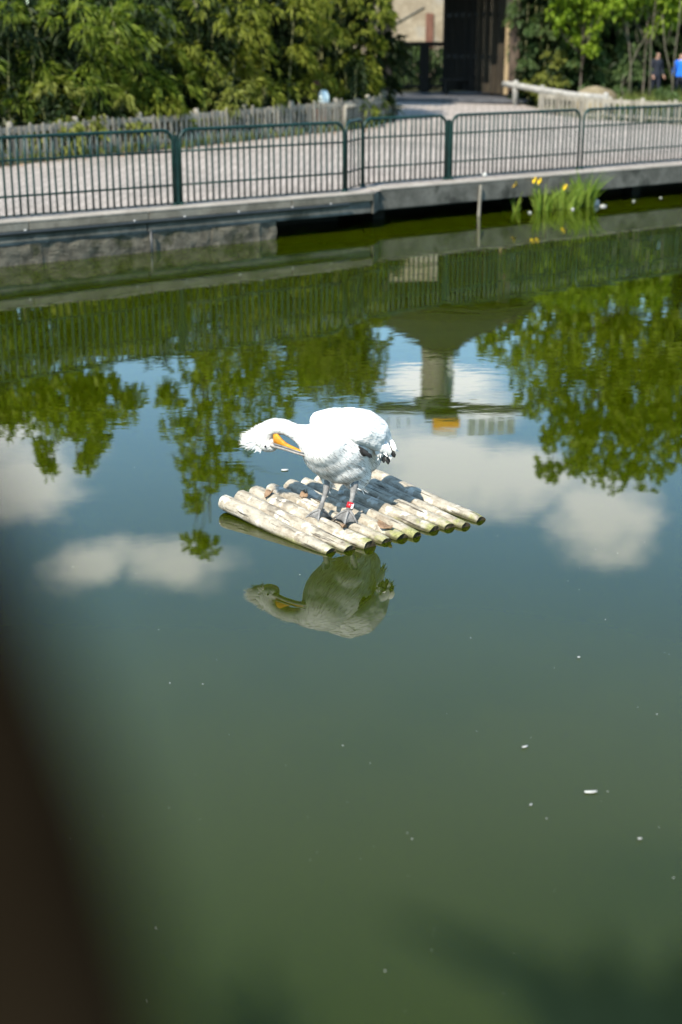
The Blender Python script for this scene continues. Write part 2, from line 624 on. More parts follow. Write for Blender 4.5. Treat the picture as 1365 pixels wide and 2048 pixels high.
def leaves(P, D, L, W, fold=0.25, droop=0.25):
    """folded, slightly drooping leaves: base P, direction D, length L, width W -> V, F (2 quads a leaf, one island)"""
    n = len(P)
    D = unit(D)
    up = unit(rng.normal(size=(n, 3)) * 0.6 + np.array([0, 0, 1.0]))
    S = unit(np.cross(D, up))
    N = np.cross(S, D)
    L = np.broadcast_to(L, (n,))[:, None]
    W = np.broadcast_to(W, (n,))[:, None]
    dz = np.array([0, 0, -1.0])
    mid = P + D * L * 0.45
    tip = P + D * L + dz * L * droop
    l = mid + S * W * 0.5 + N * W * fold
    r = mid - S * W * 0.5 + N * W * fold
    V = np.stack([P, l, tip, r], 1).reshape(-1, 3)
    i = np.arange(n)[:, None] * 4
    Fq = np.concatenate([i + np.array([0, 2, 1]), i + np.array([0, 3, 2])], 0)
    return V, Fq


def cluster_leaves(C, Dm, per, L, W, spread=0.9, droop=0.3, jl=0.35):
    """fans of leaves at twig ends C that point along Dm"""
    n = len(C)
    P = np.repeat(C, per, 0) + rng.normal(size=(n * per, 3)) * L * 0.18
    D = unit(np.repeat(Dm, per, 0)) + rng.normal(size=(n * per, 3)) * spread * 0.55
    Ls = L * (1 + rng.uniform(-jl, jl, n * per))
    return leaves(P, D, Ls, W * (1 + rng.uniform(-0.25, 0.25, n * per)), droop=droop)


def blob_shell(n, radii, bias=0.55, lumps=0.25, freq=1.4, seed=0):
    """points filling a lumpy ellipsoid, more towards the outside; also outward directions"""
    d = unit(rng.normal(size=(n, 3)))
    lump = np.array([mnoise.noise(Vector(x * freq) + Vector((seed * 7.3, 1.7, 3.1))) for x in d])
    r = rng.uniform(0, 1, n) ** (1 / 3)
    r = bias + (1 - bias) * r if bias else r
    rr = r * (1 + lumps * lump * 1.6)
    return d * rr[:, None] * np.array(radii), d


# ------------------------------------------------------------------ setting: water, ground, path
def sheet(name, poly, zf, mat, kind='structure'):
    pts = [Vector((p[0], p[1], 0)) for p in poly]
    tris = tessellate_polygon([pts])
    me = bpy.data.meshes.new(name)
    me.from_pydata([(p[0], p[1], zf(p[0], p[1])) for p in poly], [], [tuple(x) for x in tris])
    me.update()
    bm = bmesh.new()
    bm.from_mesh(me)
    bmesh.ops.recalc_face_normals(bm, faces=bm.faces[:])
    for f in bm.faces:
        if f.normal.z < 0:
            f.normal_flip()
    bm.to_mesh(me)
    bm.free()
    me.materials.append(MATS[mat])
    o = bpy.data.objects.new(name, me)
    COL.objects.link(o)
    return tag(o, kind=kind)


sheet('pond_water', [(-60, -6), (90, -6), (90, 100), (-60, 70)], lambda x, y: 0.0, 'pond_water')
JOG_T = to_ts(*atz(735, 387, WALL_Z).xy)[0]        # where the edge steps back
S_L, S_R = 0.0, 0.42
ground_rows = [0.62, 1.5, 9.5, 17.5, 60, 900]
gm = MB()
for a, b in zip(ground_rows[:-1], ground_rows[1:]):
    q = [ts(-500, a), ts(700, a), ts(700, b), ts(-500, b)]
    gm.add([(x, y, gz(x, y) - 0.012) for x, y in q], [(0, 1, 2, 3)])
g = gm.build('ground', 'verge')
tag(g, kind='structure')

EDGE_PX = [(-120, 349), (0, 335), (200, 312), (360, 298), (520, 280), (690, 262), (735, 258), (790, 243), (800, 218), (786, 204)]
EDGE = [atg(u, v) for u, v in EDGE_PX]
RIGHT_PX = [(1010, 205), (1052, 211), (1110, 227), (1180, 239), (1365, 250), (1500, 258)]
RIGHT = [atg(u, v) for u, v in RIGHT_PX]
left_far = ts(to_ts(*EDGE[0].xy)[0] - 12, to_ts(*EDGE[0].xy)[1] - 0.5)
main_poly = [ts(to_ts(*left_far)[0], 1.5), ts(45, 1.5), ts(45, to_ts(*RIGHT[-1].xy)[1] - 0.3)] + [p.xy for p in RIGHT[::-1]] + [p.xy for p in EDGE[::-1]] + [left_far]
sheet('path', main_poly, lambda x, y: gz(x, y) + 0.004, 'paving')
sheet('path_edge_strip', [ts(to_ts(*left_far)[0], 0.34), ts(JOG_T + 0.55, 0.34), ts(JOG_T + 0.55, 0.80), ts(45, 0.80), ts(45, 1.5), ts(to_ts(*left_far)[0], 1.5)], lambda x, y: WALL_Z + 0.004, 'paving')
# planting bed of dark soil along the left fence
bed = [p.xy for p in EDGE] + [ts(to_ts(*EDGE[-1].xy)[0] - 4, 30), ts(to_ts(*left_far)[0], 30), left_far]
sheet('soil_bed', bed, lambda x, y: gz(x, y) - 0.004, 'soil')
# the slope on the near side, below and behind the camera
nb = MB()
prof = [(0.62, -0.3), (0.35, 0.9), (0.1, 1.75), (-0.6, 1.9), (-60, 1.9)]
for (y0, z0), (y1, z1) in zip(prof[:-1], prof[1:]):
    nb.add([(-60, y0, z0), (60, y0, z0), (60, y1, z1), (-60, y1, z1)], [(0, 1, 2, 3)])
tag(nb.build('near_bank', 'bank_earth'), kind='structure')

# ------------------------------------------------------------------ pond walls
TX = (TD[0], TD[1], 0)
NX = (NB[0], NB[1], 0)


def P3(t, s, z):
    x, y = ts(t, s)
    return Vector((x, y, z))


T_LEFT = t_at(-260, 470, 0.0)
wl_root = thing('pond_wall', 'low grey concrete pond wall with black pipe and rubble foot, left of the step', 'wall', P3(-3.5, 0.2, 0))
T_J = t_at(300, 470, 0.0)
copes = [T_LEFT, T_LEFT + 2.6, T_J, T_J + 3.0, JOG_T + 0.06]
for a, b in zip(copes[:-1], copes[1:]):
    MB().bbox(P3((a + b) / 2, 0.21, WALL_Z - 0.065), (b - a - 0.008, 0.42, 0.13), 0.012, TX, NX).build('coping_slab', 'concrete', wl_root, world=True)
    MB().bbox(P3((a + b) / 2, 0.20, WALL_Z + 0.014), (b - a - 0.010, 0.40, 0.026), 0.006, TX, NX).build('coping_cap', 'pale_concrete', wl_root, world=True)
T_RUB = t_at(548, 470, 0.05)
for a, b in ((T_LEFT, T_J), (T_J, JOG_T + 0.06)):
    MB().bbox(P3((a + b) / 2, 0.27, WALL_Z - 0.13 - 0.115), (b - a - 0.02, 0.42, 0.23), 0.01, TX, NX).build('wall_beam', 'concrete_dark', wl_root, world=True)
# rubble foot: rough stones set side by side
tt = T_LEFT
while tt < T_RUB:
    wv = random.uniform(0.9, 1.9)
    wv = min(wv, T_RUB - tt + 0.05)
    m = MB()
    bm = bmesh.new()
    bmesh.ops.create_cube(bm, size=1)
    bmesh.ops.subdivide_edges(bm, edges=bm.edges[:], cuts=7, use_grid_fill=True)
    c = P3(tt + wv / 2, 0.22 + random.uniform(-0.02, 0.03), 0.06)
    for vv in bm.verts:
        q = Vector((vv.co.x * wv * 1.03, vv.co.y * 0.38, vv.co.z * 0.5))
        w = Vector(TX) * q.x + Vector(NX) * q.y + Vector((0, 0, q.z)) + c
        vv.co = w + mnoise.noise_vector(w * 5.0) * 0.035
    bm.verts.index_update()
    m.add([vv.co for vv in bm.verts], [[x.index for x in f.verts] for f in bm.faces])
    bm.free()
    m.build('foot_stone', 'wall_rubble', wl_root, world=True)
    tt += wv
pipe_pts = [P3(a, -0.03, WALL_Z - 0.155) for a in np.linspace(T_LEFT, JOG_T - 0.55, 12)]
pipe = MB().tube(pipe_pts, 0.032, 8).build('pipe', 'black_pipe', wl_root, True, world=True)
for u, v in ((52, 470), (270, 447), (370, 438), (478, 425), (585, 418), (662, 412)):
    a = t_at(u, v, -0.03)
    MB().lathe([(0.018, -0.010), (0.021, 0.0), (0.018, 0.013), (0.008, 0.018)], P3(a, -0.035, WALL_Z - 0.118), 10).build('pipe_clip', 'steel', pipe, True, world=True)
MB().tube([P3(T_J, -0.05, WALL_Z - 0.3), P3(T_J, -0.05, -0.3)], 0.028, 8).build('down_pipe', 'black_pipe', wl_root, True, world=True)
# dark cavity wall behind the open stretch
MB().box(P3((T_RUB + JOG_T) / 2, 1.7, 0.05), (JOG_T - T_RUB + 0.9, 0.2, 0.7), TX, NX).build('recessed_wall', 'recess_shade', wl_root, world=True)

wr_root = thing('pond_wall', 'overhanging plain concrete edge beam with dark gap above the water, right of the step', 'wall', P3(6, 0.7, 0))
cr = [JOG_T + 0.55, JOG_T + 5.2, JOG_T + 9.6, JOG_T + 14.5, JOG_T + 22]
for a, b in zip(cr[:-1], cr[1:]):
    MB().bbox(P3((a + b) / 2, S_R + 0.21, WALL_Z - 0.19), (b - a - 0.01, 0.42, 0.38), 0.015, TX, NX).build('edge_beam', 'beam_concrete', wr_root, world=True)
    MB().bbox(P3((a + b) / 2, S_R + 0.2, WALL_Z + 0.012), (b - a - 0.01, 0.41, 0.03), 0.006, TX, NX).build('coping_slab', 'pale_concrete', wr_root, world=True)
# slanted corner piece of the step
m = MB()
q = [(JOG_T + 0.065, 0.0), (JOG_T + 0.545, S_R), (JOG_T + 0.545, S_R + 0.42), (JOG_T + 0.065, 0.42)]
m.add([P3(a, b, WALL_Z - 0.37) for a, b in q] + [P3(a, b, WALL_Z - 0.004) for a, b in q], [(0, 3, 2, 1), (4, 5, 6, 7), (0, 1, 5, 4), (1, 2, 6, 5), (2, 3, 7, 6), (3, 0, 4, 7)])
m.build('corner_block', 'beam_concrete', wr_root, world=True)
MB().box(P3(JOG_T + 11.6, S_R + 1.9, 0.1), (22, 0.2, 0.9), TX, NX).build('recessed_wall', 'recess_shade', wr_root, world=True)
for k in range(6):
    MB().box(P3(JOG_T + 1.2 + k * 3.9, S_R + 0.95, 0.0), (0.3, 0.3, 0.6), TX, NX).build('support_pier', 'recess_shade', wr_root, world=True)

# ------------------------------------------------------------------ green metal railing
FEN_H = 1.29
S_FL, S_FR = 0.50, 1.18
bar_mesh = {}


def railing(a, b, s, label, e0=None, e1=None):
    """panel from a to b along the edge at depth s (or between two plan points)"""
    p0 = P3(a, s, WALL_Z + 0.004) if e0 is None else e0
    p1 = P3(b, s, WALL_Z + 0.004) if e1 is None else e1
    d = p1 - p0
    ln = d.length
    rz = math.atan2(d.y, d.x)
    root = thing('railing', label, 'railing', p0, rz, 'green railing panels along the pond')
    rc = 0.20 if ln > 1 else 0.14
    top = FEN_H
    pts = [Vector((0, 0, 0)), Vector((0, 0, top - rc))]
    pts += [Vector((rc - rc * math.cos(x), 0, top - rc + rc * math.sin(x))) for x in np.linspace(0.25, math.pi / 2, 6)]
    pts += [Vector((ln - rc + rc * math.sin(x), 0, top - rc + rc * math.cos(x))) for x in np.linspace(0, math.pi / 2 - 0.25, 6)]
    pts += [Vector((ln, 0, top - rc)), Vector((ln, 0, 0))]
    MB().tube(pts, 0.030, 10).build('frame', 'green_paint', root, True)
    for z, r in ((0.05, 0.014), (0.36, 0.018), (0.93, 0.018)):
        MB().tube([(0.0, 0, z), (ln, 0, z)], r, 8).build('rail', 'green_paint', root, True)
    nb_ = max(2, int(round(ln / (0.132 if ln > 1.5 else 0.26))))
    if 'bar' not in bar_mesh:
        bar_mesh['bar'] = MB().tube([(0, 0, 0.05), (0, 0, 0.45), (0, 0, 0.95), (0, 0, top - 0.01)], 0.0195, 6).mesh('bar', 'green_paint', True)
    for k in range(1, nb_):
        inst('bar', bar_mesh['bar'], root, (ln * k / nb_ + random.uniform(-.006, .006), random.uniform(-.006, .006), 0), (random.uniform(-.006, .006), random.uniform(-.012, .012), random.uniform(0, 6)))
    for x in (0.0, ln):
        MB().lathe([(0.06, 0.0), (0.06, 0.012), (0.036, 0.014), (0.036, 0.06)], (x, 0, 0.0), 12).build('base_plate', 'green_paint', root, True)
    return root


f1a, f1b = t_at(-330, 445, S_FL), t_at(350, 410, S_FL)
f2a, f2b = t_at(364, 410, S_FL), t_at(688, 385, S_FL)
railing(f1a, f1b, S_FL, 'green metal railing panel at the left edge, cut off by the picture')
railing(f2a, f2b, S_FL, 'long green metal railing panel left of the short angled one')
f3a, f3b = t_at(727, 373, S_FR), t_at(890, 361, S_FR)
f4a, f4b = t_at(902, 359, S_FR), t_at(1155, 341, S_FR)
f5a, f5b = t_at(1163, 341, S_FR), t_at(1440, 322, S_FR)
railing(0, 0, 0, 'very short angled green railing panel at the step of the pond wall', P3(f2b + 0.10, S_FL + 0.05, WALL_Z + 0.004), P3(f3a - 0.07, S_FR - 0.05, WALL_Z + 0.004))
railing(f3a, f3b, S_FR, 'shorter green railing panel directly right of the step in the wall')
railing(f4a, f4b, S_FR, 'green railing panel behind the wooden stake, left of the yellow irises')
railing(f5a, f5b, S_FR, 'green railing panel at the right edge, behind the tall iris leaves')
# the thick posts between panels
for u, v, s, lab in ((357, 411, S_FL, 'dark green railing post between the two left panels'), (897, 360, S_FR, 'slim dark post between the railing panels right of the step')):
    a = t_at(u, v, s)
    po = thing('railing_post', lab, 'post', P3(a, s + 0.02, WALL_Z + 0.004), math.atan2(TD[1], TD[0]), 'railing posts')
    MB().bbox((0, 0, 0.60), (0.07, 0.07, 1.19), 0.008).build('shaft', 'green_paint', po)
    MB().bbox((0, 0, 0.008), (0.14, 0.14, 0.014), 0.003).build('base_plate', 'green_paint', po)
    MB().bbox((0, 0, 1.20), (0.078, 0.078, 0.012), 0.003).build('cap', 'green_paint', po)

# ------------------------------------------------------------------ wooden picket fences


def polyline(pts, step):
    out = []
    for a, b in zip(pts[:-1], pts[1:]):
        d = b - a
        n = max(1, int(round(d.length / step)))
        for k in range(n):
            out.append((a + d * (k / n), d.normalized()))
    return out


pick_meshes = []
for k in range(5):
    hh = 0.84 + 0.03 * k
    m = MB()
    w = 0.036 + 0.004 * (k % 3)
    m.add([(-w, -.014, 0), (w, -.014, 0), (w, .014, 0), (-w, .014, 0), (-w, -.014, hh - .05), (w, -.014, hh - .05), (w, .014, hh - .05), (-w, .014, hh - .05),
           (-w * .5, -.012, hh), (w * .45, -.012, hh), (w * .45, .012, hh), (-w * .5, .012, hh)],
          [(0, 3, 2, 1), (0, 1, 5, 4), (1, 2, 6, 5), (2, 3, 7, 6), (3, 0, 4, 7), (4, 5, 9, 8), (5, 6, 10, 9), (6, 7, 11, 10), (7, 4, 8, 11), (8, 9, 10, 11)])
    pick_meshes.append(m.mesh('picket', 'grey_wood'))


def picket_fence(label, pts, step=0.172, hs=0.86, rail_z=(0.22, 0.80), post_every=11):
    pts = [Vector((p.x, p.y, gz(p.x, p.y))) for p in pts]
    root = thing('picket_fence', label, 'fence', pts[0])
    o0 = pts[0]
    for a, b in zip(pts[:-1], pts[1:]):
        d = (b - a)
        dn = d.normalized()
        sd = Vector((-dn.y, dn.x, 0)).normalized()
        for z in rail_z:
            MB().box((a + b) / 2 + sd * 0.032 + Vector((0, 0, z * hs)), (d.length, 0.035, 0.13 if z > .5 else 0.08), dn, sd, dn.cross(sd)).build('rail', 'grey_wood', root, world=True)
    for k, (p, d) in enumerate(polyline(pts, step)):
        rz = math.atan2(d.y, d.x)
        q = p - o0
        if k % post_every == 4:
            sd = Vector((-d.y, d.x, 0)).normalized()
            MB().tube([p + sd * 0.11 + Vector((0, 0, -0.1)), p + sd * 0.11 + Vector((0, 0, 0.95 * hs)), p + sd * 0.11 + Vector((0, 0, 1.0 * hs))], [0.075, 0.07, 0.045], 9).build('post', 'grey_wood', root, True, world=True)
        inst('picket', random.choice(pick_meshes), root, (q.x, q.y, q.z), (random.uniform(-.02, .02), random.uniform(-.045, .045), rz), (1, 1, hs * random.uniform(0.97, 1.03)))
    return root


fence_pts = [atg(u, v) for u, v in ((-150, 350), (0, 333), (200, 311), (360, 297), (520, 279), (690, 262), (745, 254), (783, 240))]
off = Vector((NB[0], NB[1], 0)) * 0.12
picket_fence('long weathered grey picket fence in front of the bamboo hedge', [p + off for p in fence_pts])
fr_pts = [atg(u, v) for u, v in ((1085, 229), (1180, 240), (1365, 250), (1480, 257))]
picket_fence('weathered grey picket fence at the right, below the trees', [p + off for p in fr_pts], 0.17, 0.72, post_every=6)
# curved pale hand rail that ends the left fence
a0 = [aty(u, v, Y) for u, v, Y in ((690, 214, 40.2), (735, 208, 41.6), (765, 203, 43.0), (783, 195, 44.2), (790, 183, 45.0))]
hr = thing('hand_rail', 'grey timber hand rail curving up at the end of the left picket fence', 'rail', (a0[0].x, a0[0].y, gz(a0[0].x, a0[0].y)))
MB().tube(a0, [0.055, 0.055, 0.055, 0.055, 0.05], 8).build('rail', 'grey_wood', hr, True, world=True)
for p in (a0[0], a0[2], a0[4]):
    MB().tube([(p.x, p.y, gz(p.x, p.y) - 0.05), (p.x, p.y, p.z)], 0.05, 8).build('post', 'grey_wood', hr, True, world=True)

# pale log rail on the right, beside the pavilion
lp = [aty(u, v, Y) for u, v, Y in ((1008, 168, 51.0), (1032, 171, 50.6), (1085, 181, 49.5), (1150, 191, 48.4), (1212, 196, 47.5))]
lr = thing('log_rail', 'pale grey log rail on short posts beside the pavilion', 'rail', (lp[1].x, lp[1].y, gz(lp[1].x, lp[1].y)))
MB().tube(lp, [0.10, 0.105, 0.11, 0.115, 0.11], 10, jitter=0.04).build('log', 'pale_log', lr, True, world=True)
for k in (1, 2, 4):
    p = lp[k]
    gzp = gz(p.x, p.y)
    MB().tube([(p.x, p.y + .02, gzp - 0.05), (p.x, p.y + .02, p.z + 0.10), (p.x, p.y + .02, p.z + 0.17)], [0.10, 0.095, 0.06], 9).build('post', 'pale_log', lr, True, world=True)

# ------------------------------------------------------------------ bollard lamp beyond the left fence
_f = fence_pts[4].lerp(fence_pts[5], (648 - 520) / 170.0)
LAMP_Y = _f.y + 0.55
b = aty(648, 212, LAMP_Y)
bz = gz(b.x, b.y)
la = thing('bollard_lamp', 'low lamp with white dome on a brown stand beside the bamboo', 'lamp', (b.x, b.y, bz))
zt = aty(648, 210, LAMP_Y).z - bz
MB().bbox((0, 0, zt / 2 - 0.02), (0.16, 0.16, zt), 0.02).build('stand', 'brown_wood', la)
MB().lathe([(0.06, 0), (0.15, 0.02), (0.155, 0.20), (0.145, 0.29), (0.11, 0.37), (0.06, 0.405), (0.02, 0.41)], (0, 0, zt - 0.02), 18).build('dome', 'lamp_glass', la, True)
pb = aty(635, 215, LAMP_Y + 0.35)
po = thing('timber_post', 'reddish brown timber post behind the white lamp dome', 'post', (pb.x, pb.y, gz(pb.x, pb.y)))
hp = aty(635, 164, LAMP_Y + 0.35).z - gz(pb.x, pb.y)
MB().bbox((0, 0, hp / 2), (0.24, 0.24, hp), 0.03).build('shaft', 'brown_wood', po)
MB().bbox((0, 0, hp + 0.012), (0.26, 0.26, 0.03), 0.01).build('cap', 'brown_wood', po)

# ------------------------------------------------------------------ pavilion
PV_Y = 52.5
pl, prr = atg(783, 203), atg(1016, 205)
pc = (pl + prr) / 2
pc.z = gz(pc.x, pc.y)
pv = thing('pavilion', 'dark open timber pavilion with conical roof at the end of the path', 'pavilion', pc)
wid = (prr - pl).length
dep = 6.0
H1 = 5.0
MB().box((0, dep / 2 - 0.1, 0.05), (wid + 1.2, dep + 1.0, 0.12)).build('floor', 'slab_floor', pv)
for x in (-wid / 2 - 0.1, wid / 2 + 0.06):
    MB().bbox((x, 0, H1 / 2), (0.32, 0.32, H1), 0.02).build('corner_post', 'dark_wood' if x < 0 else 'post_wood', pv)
for x in (-wid / 2 - 0.1, 0.25, wid / 2 + 0.1):
    MB().bbox((x, dep, H1 / 2), (0.26, 0.26, H1), 0.02).build('rear_post', 'dark_wood', pv)
# slatted right hand side wall, set at an angle so that its boards show one after the other
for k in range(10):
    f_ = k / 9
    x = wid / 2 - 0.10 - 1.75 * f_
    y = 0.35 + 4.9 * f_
    MB().bbox((x, y, H1 / 2 + 0.1), (0.24, 0.05, H1 - 0.25), 0.01).build('wall_board', 'tan_wood' if k < 1 else 'shade_wood' if k < 5 else 'dark_wood', pv)  # boards coloured darker inwards to stand for the shade inside
for z in (1.45, 2.9, 4.3):
    a, b = Vector((wid / 2 - 0.02, 0.42, z)), Vector((wid / 2 - 1.9, 5.3, z))
    MB().box((a + b) / 2, ((b - a).length, 0.06, 0.14), (b - a).normalized(), Vector((0, 0, 1)).cross(b - a).normalized()).build('wall_rail', 'dark_wood', pv)
MB().box((wid / 2 + 0.02, dep / 2 + .3, H1 / 2), (0.06, dep - .8, H1)).build('side_wall', 'dark_wood', pv)
# bench and the rear balustrade
MB().bbox((0.95, 3.6, 0.62), (2.2, 0.45, 0.07), 0.01).build('bench_seat', 'dark_wood', pv)
for x in (0.1, 1.8):
    MB().box((x, 3.6, 0.35), (0.1, 0.4, 0.48)).build('bench_leg', 'dark_wood', pv)
x0, x1 = -wid / 2 - 0.1, 0.9
MB().bbox(((x0 + x1) / 2, dep - 0.03, 1.88), (x1 - x0, 0.16, 0.16), 0.02).build('balustrade_rail', 'dark_wood', pv)
MB().bbox(((x0 + x1) / 2, dep - 0.03, 0.32), (x1 - x0, 0.12, 0.12), 0.02).build('balustrade_rail', 'dark_wood', pv)
bmh = MB().box((0, 0, 0.78), (0.055, 0.04, 1.5)).mesh('baluster', 'dark_wood')
nbl = int((x1 - x0) / 0.15)
for k in range(nbl):
    inst('baluster', bmh, pv, (x0 + 0.1 + k * 0.15, dep - 0.03, 0.32))
MB().bbox((-0.55, dep, 0.95), (0.34, 0.2, 1.8), 0.02).build('balustrade_post', 'dark_wood', pv)
# roof: eaves beam and thatched cone
for y in (0.0, dep):
    MB().bbox((0, y, H1 - 0.12), (wid + 1.0, 0.22, 0.28), 0.02).build('eaves_beam', 'dark_wood', pv)
rc_ = Vector((0.05, dep / 2 - 0.6, 0))
apex_z = 6.45
rm = MB().lathe([(3.7, H1 - 0.55), (3.6, H1 - 0.25), (2.8, H1 + 0.25), (1.75, H1 + 0.75), (0.85, H1 + 1.25), (0.7, apex_z)], rc_, 28)
rf = rm.build('roof', 'thatch', pv, False)
MB().lathe([(0.72, apex_z - 0.12), (0.72, apex_z + 0.08), (0.4, apex_z + 0.2)], rc_, 20).build('roof_cap', 'thatch', rf, True)

# sunlit stone house wall seen through the pavilion
hw = aty(845, 100, 66.0)
hz = 1.39
hs = thing('stone_house', 'sunlit pale stone house seen through the pavilion', 'house', (hw.x, hw.y, hz))
MB().bbox((-0.5, 3.0, 3.2), (7.5, 6.0, 6.4), 0.03).build('wall', 'stone_wall', hs)
MB().bbox((0.3, -0.04, 2.05), (0.34, 0.12, 2.1), 0.02).build('door', 'brown_wood', hs)
MB().bbox((-1.6, -0.05, 3.4), (0.02, 0.1, 0.02), 0.004).build('hook', 'dark_wood', hs)
d = Vector((1.0, 0, 0.55)).normalized()
MB().box((-1.1, -0.05, 2.75), (2.6, 0.05, 0.035), d, (0, 1, 0), d.cross(Vector((0, 1, 0)))).build('stair_rail', 'grey_wood', hs)
for k in range(5):
    MB().bbox((-2.2 + k * 0.5, -0.25, 0.2 + 0.2 * k), (0.5, 0.5, 0.4 + 0.4 * k), 0.01).build('step', 'stone_wall', hs)
m = MB().add([(-4.6, -0.4, 6.3), (3.6, -0.4, 6.3), (3.6, 6.4, 6.3), (-4.6, 6.4, 6.3), (-2.5, 3, 7.6), (1.5, 3, 7.6)], [(0, 1, 5, 4), (1, 2, 5), (2, 3, 4, 5), (3, 0, 4), (3, 2, 1, 0)])
m.build('roof', 'thatch', hs)

# ------------------------------------------------------------------ tower far behind (seen in the pond only)
TY = 110.0
txx = 7.3
tw = thing('viewing_tower', 'tall stone tower with wide dark platform and orange block, mirrored in the pond', 'tower', (txx, TY, 1.39))
MB().lathe([(1.2, 0), (1.1, 8), (1.0, 16), (0.95, 22.35)], (0, 0, 0), 20).build('shaft', 'tower_stone', tw, False)
MB().lathe([(0.3, 14), (0.3, 22.35)], (1.3, 0.4, 0), 10).build('side_pipe', 'tower_mesh', tw, True)
MB().lathe([(0.95, 22.25), (1.5, 22.5), (1.5, 22.75), (0.9, 22.9)], (0, 0, 0), 20).build('capital', 'tower_metal', tw, False)
MB().lathe([(1.1, 22.8), (1.1, 23.1)], (0, 0, 0), 12).build('neck', 'tower_metal', tw, True)
MB().bbox((1.6, 0, 23.3), (12.4, 1.3, 0.30), 0.05).build('platform', 'tower_metal', tw)
MB().bbox((1.0, -1.2, 23.95), (2.1, 1.2, 0.62), 0.05).build('orange_block', 'orange_paint', tw)
MB().bbox((0.6, -0.6, 23.5), (2.6, 2.2, 0.6), 0.05).build('cabin_base', 'tower_metal', tw)
MB().bbox((0.9, -0.9, 24.5), (1.9, 1.4, 0.7), 0.05).build('cabin', 'cream_paint', tw)
for k in range(5):
    MB().bbox((3.0 + k * 0.75, -1.9, 24.1), (0.62, 0.06, 1.2), 0.02).build('rail_panel', 'tower_mesh', tw)
for k in range(4):
    MB().box((-4.4 + k * 0.8, -1.9, 23.75), (0.08, 0.08, 0.6)).build('rail_post', 'tower_metal', tw)

# ------------------------------------------------------------------ vegetation
def merge(parts):
    V, Fq, o = [], [], 0
    for a, b in parts:
        V.append(a)
        Fq.append(b + o)
        o += len(a)
    return np.concatenate(V), np.concatenate(Fq)


def bamboo(label, base, height, rx, ry, n, mat, L, W, seed, group='bamboo and shrubs of the hedge', culms=9, name='bamboo', low=0.05):
    base = Vector((base.x, base.y, gz(base.x, base.y)))
    root = thing(name, label, 'bamboo' if name == 'bamboo' else 'shrub', base, 0, group)
    for k in range(culms):
        a = random.uniform(0, 2 * math.pi)
        r0 = random.uniform(0.05, 0.45) * rx
        lean = random.uniform(0.25, 0.8)
        hh = height * random.uniform(0.72, 1.0)
        pts = [Vector((r0 * math.cos(a) * (1 + lean * q * q * 1.3), r0 * math.sin(a) * (ry / rx) * (1 + lean * q * q * 1.3), hh * q)) for q in np.linspace(0, 1, 7)]
        MB().tube(pts, [0.022, 0.021, 0.019, 0.016, 0.012, 0.008, 0.004], 5).build('culm', 'culm', root, True)
    # drooping sprays: each a small flattened dome of leaf fans, with dark gaps between the domes
    ns = max(10, int(n / 23))
    th = rng.uniform(0, 2 * np.pi, ns)
    q = rng.uniform(low, 1.0, ns) ** 0.9
    lump = np.array([mnoise.noise(Vector((math.cos(a) * 1.3 + seed, math.sin(a) * 1.3, b * height * 0.9))) for a, b in zip(th, q)])
    prof = np.where(q < 0.72, 0.78 + 0.28 * q / 0.72, 1.06 * np.sqrt(np.maximum(0.02, 1 - ((q - 0.72) / 0.29) ** 2)))
    rr = rng.uniform(0.62, 1.0, ns) * prof * (1 + 0.5 * lump)
    S = np.stack([np.cos(th) * rr * rx, np.sin(th) * rr * ry, q * height * (1 + 0.05 * lump)], 1)
    out = np.stack([np.cos(th), np.sin(th), np.zeros(ns)], 1)
    k_per = 17
    sz = (L * 1.55) * rng.uniform(0.7, 1.35, ns)
    loc = unit(rng.normal(size=(ns, k_per, 3))) * (rng.uniform(0.15, 1, (ns, k_per, 1)) ** 0.5)
    loc[:, :, 2] = np.abs(loc[:, :, 2]) * 0.45
    loc = loc * sz[:, None, None]
    along = (loc * out[:, None, :]).sum(-1)
    loc[:, :, 2] -= 0.55 * along + 0.5 * (loc[:, :, :2] ** 2).sum(-1) / sz[:, None]
    C = (S[:, None, :] + loc).reshape(-1, 3)
    D = (np.repeat(out[:, None, :], k_per, 1) * 0.55 + unit(loc) * 0.6 + np.array([0, 0, -0.35])).reshape(-1, 3)
    V, Fq = cluster_leaves(C, D, 5, L, W, 0.75, 0.30)
    inst('foliage', np_mesh('foliage', V, Fq, mat), root)
    # sparse inner twigs and leaves, coloured dark for the shade inside the plant
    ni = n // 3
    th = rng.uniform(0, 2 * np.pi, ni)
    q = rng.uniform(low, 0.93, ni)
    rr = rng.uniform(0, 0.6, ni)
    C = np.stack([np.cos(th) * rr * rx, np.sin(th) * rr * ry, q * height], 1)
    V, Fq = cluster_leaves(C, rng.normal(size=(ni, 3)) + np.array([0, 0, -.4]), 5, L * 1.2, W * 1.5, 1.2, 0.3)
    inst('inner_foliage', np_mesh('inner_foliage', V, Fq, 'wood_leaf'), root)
    return root


fence_line = [p + off for p in fence_pts]


def behind(u, d):
    """a point d metres behind the left fence on the sight line column u"""
    us = [-150, 0, 200, 360, 520, 690, 745, 783]
    k = max(i for i in range(len(us) - 1) if us[i] <= u or i == 0)
    f = (u - us[k]) / (us[k + 1] - us[k])
    p = fence_line[k].lerp(fence_line[k + 1], f)
    dr = Vector((p.x, p.y, 0)).normalized()
    return p + dr * d


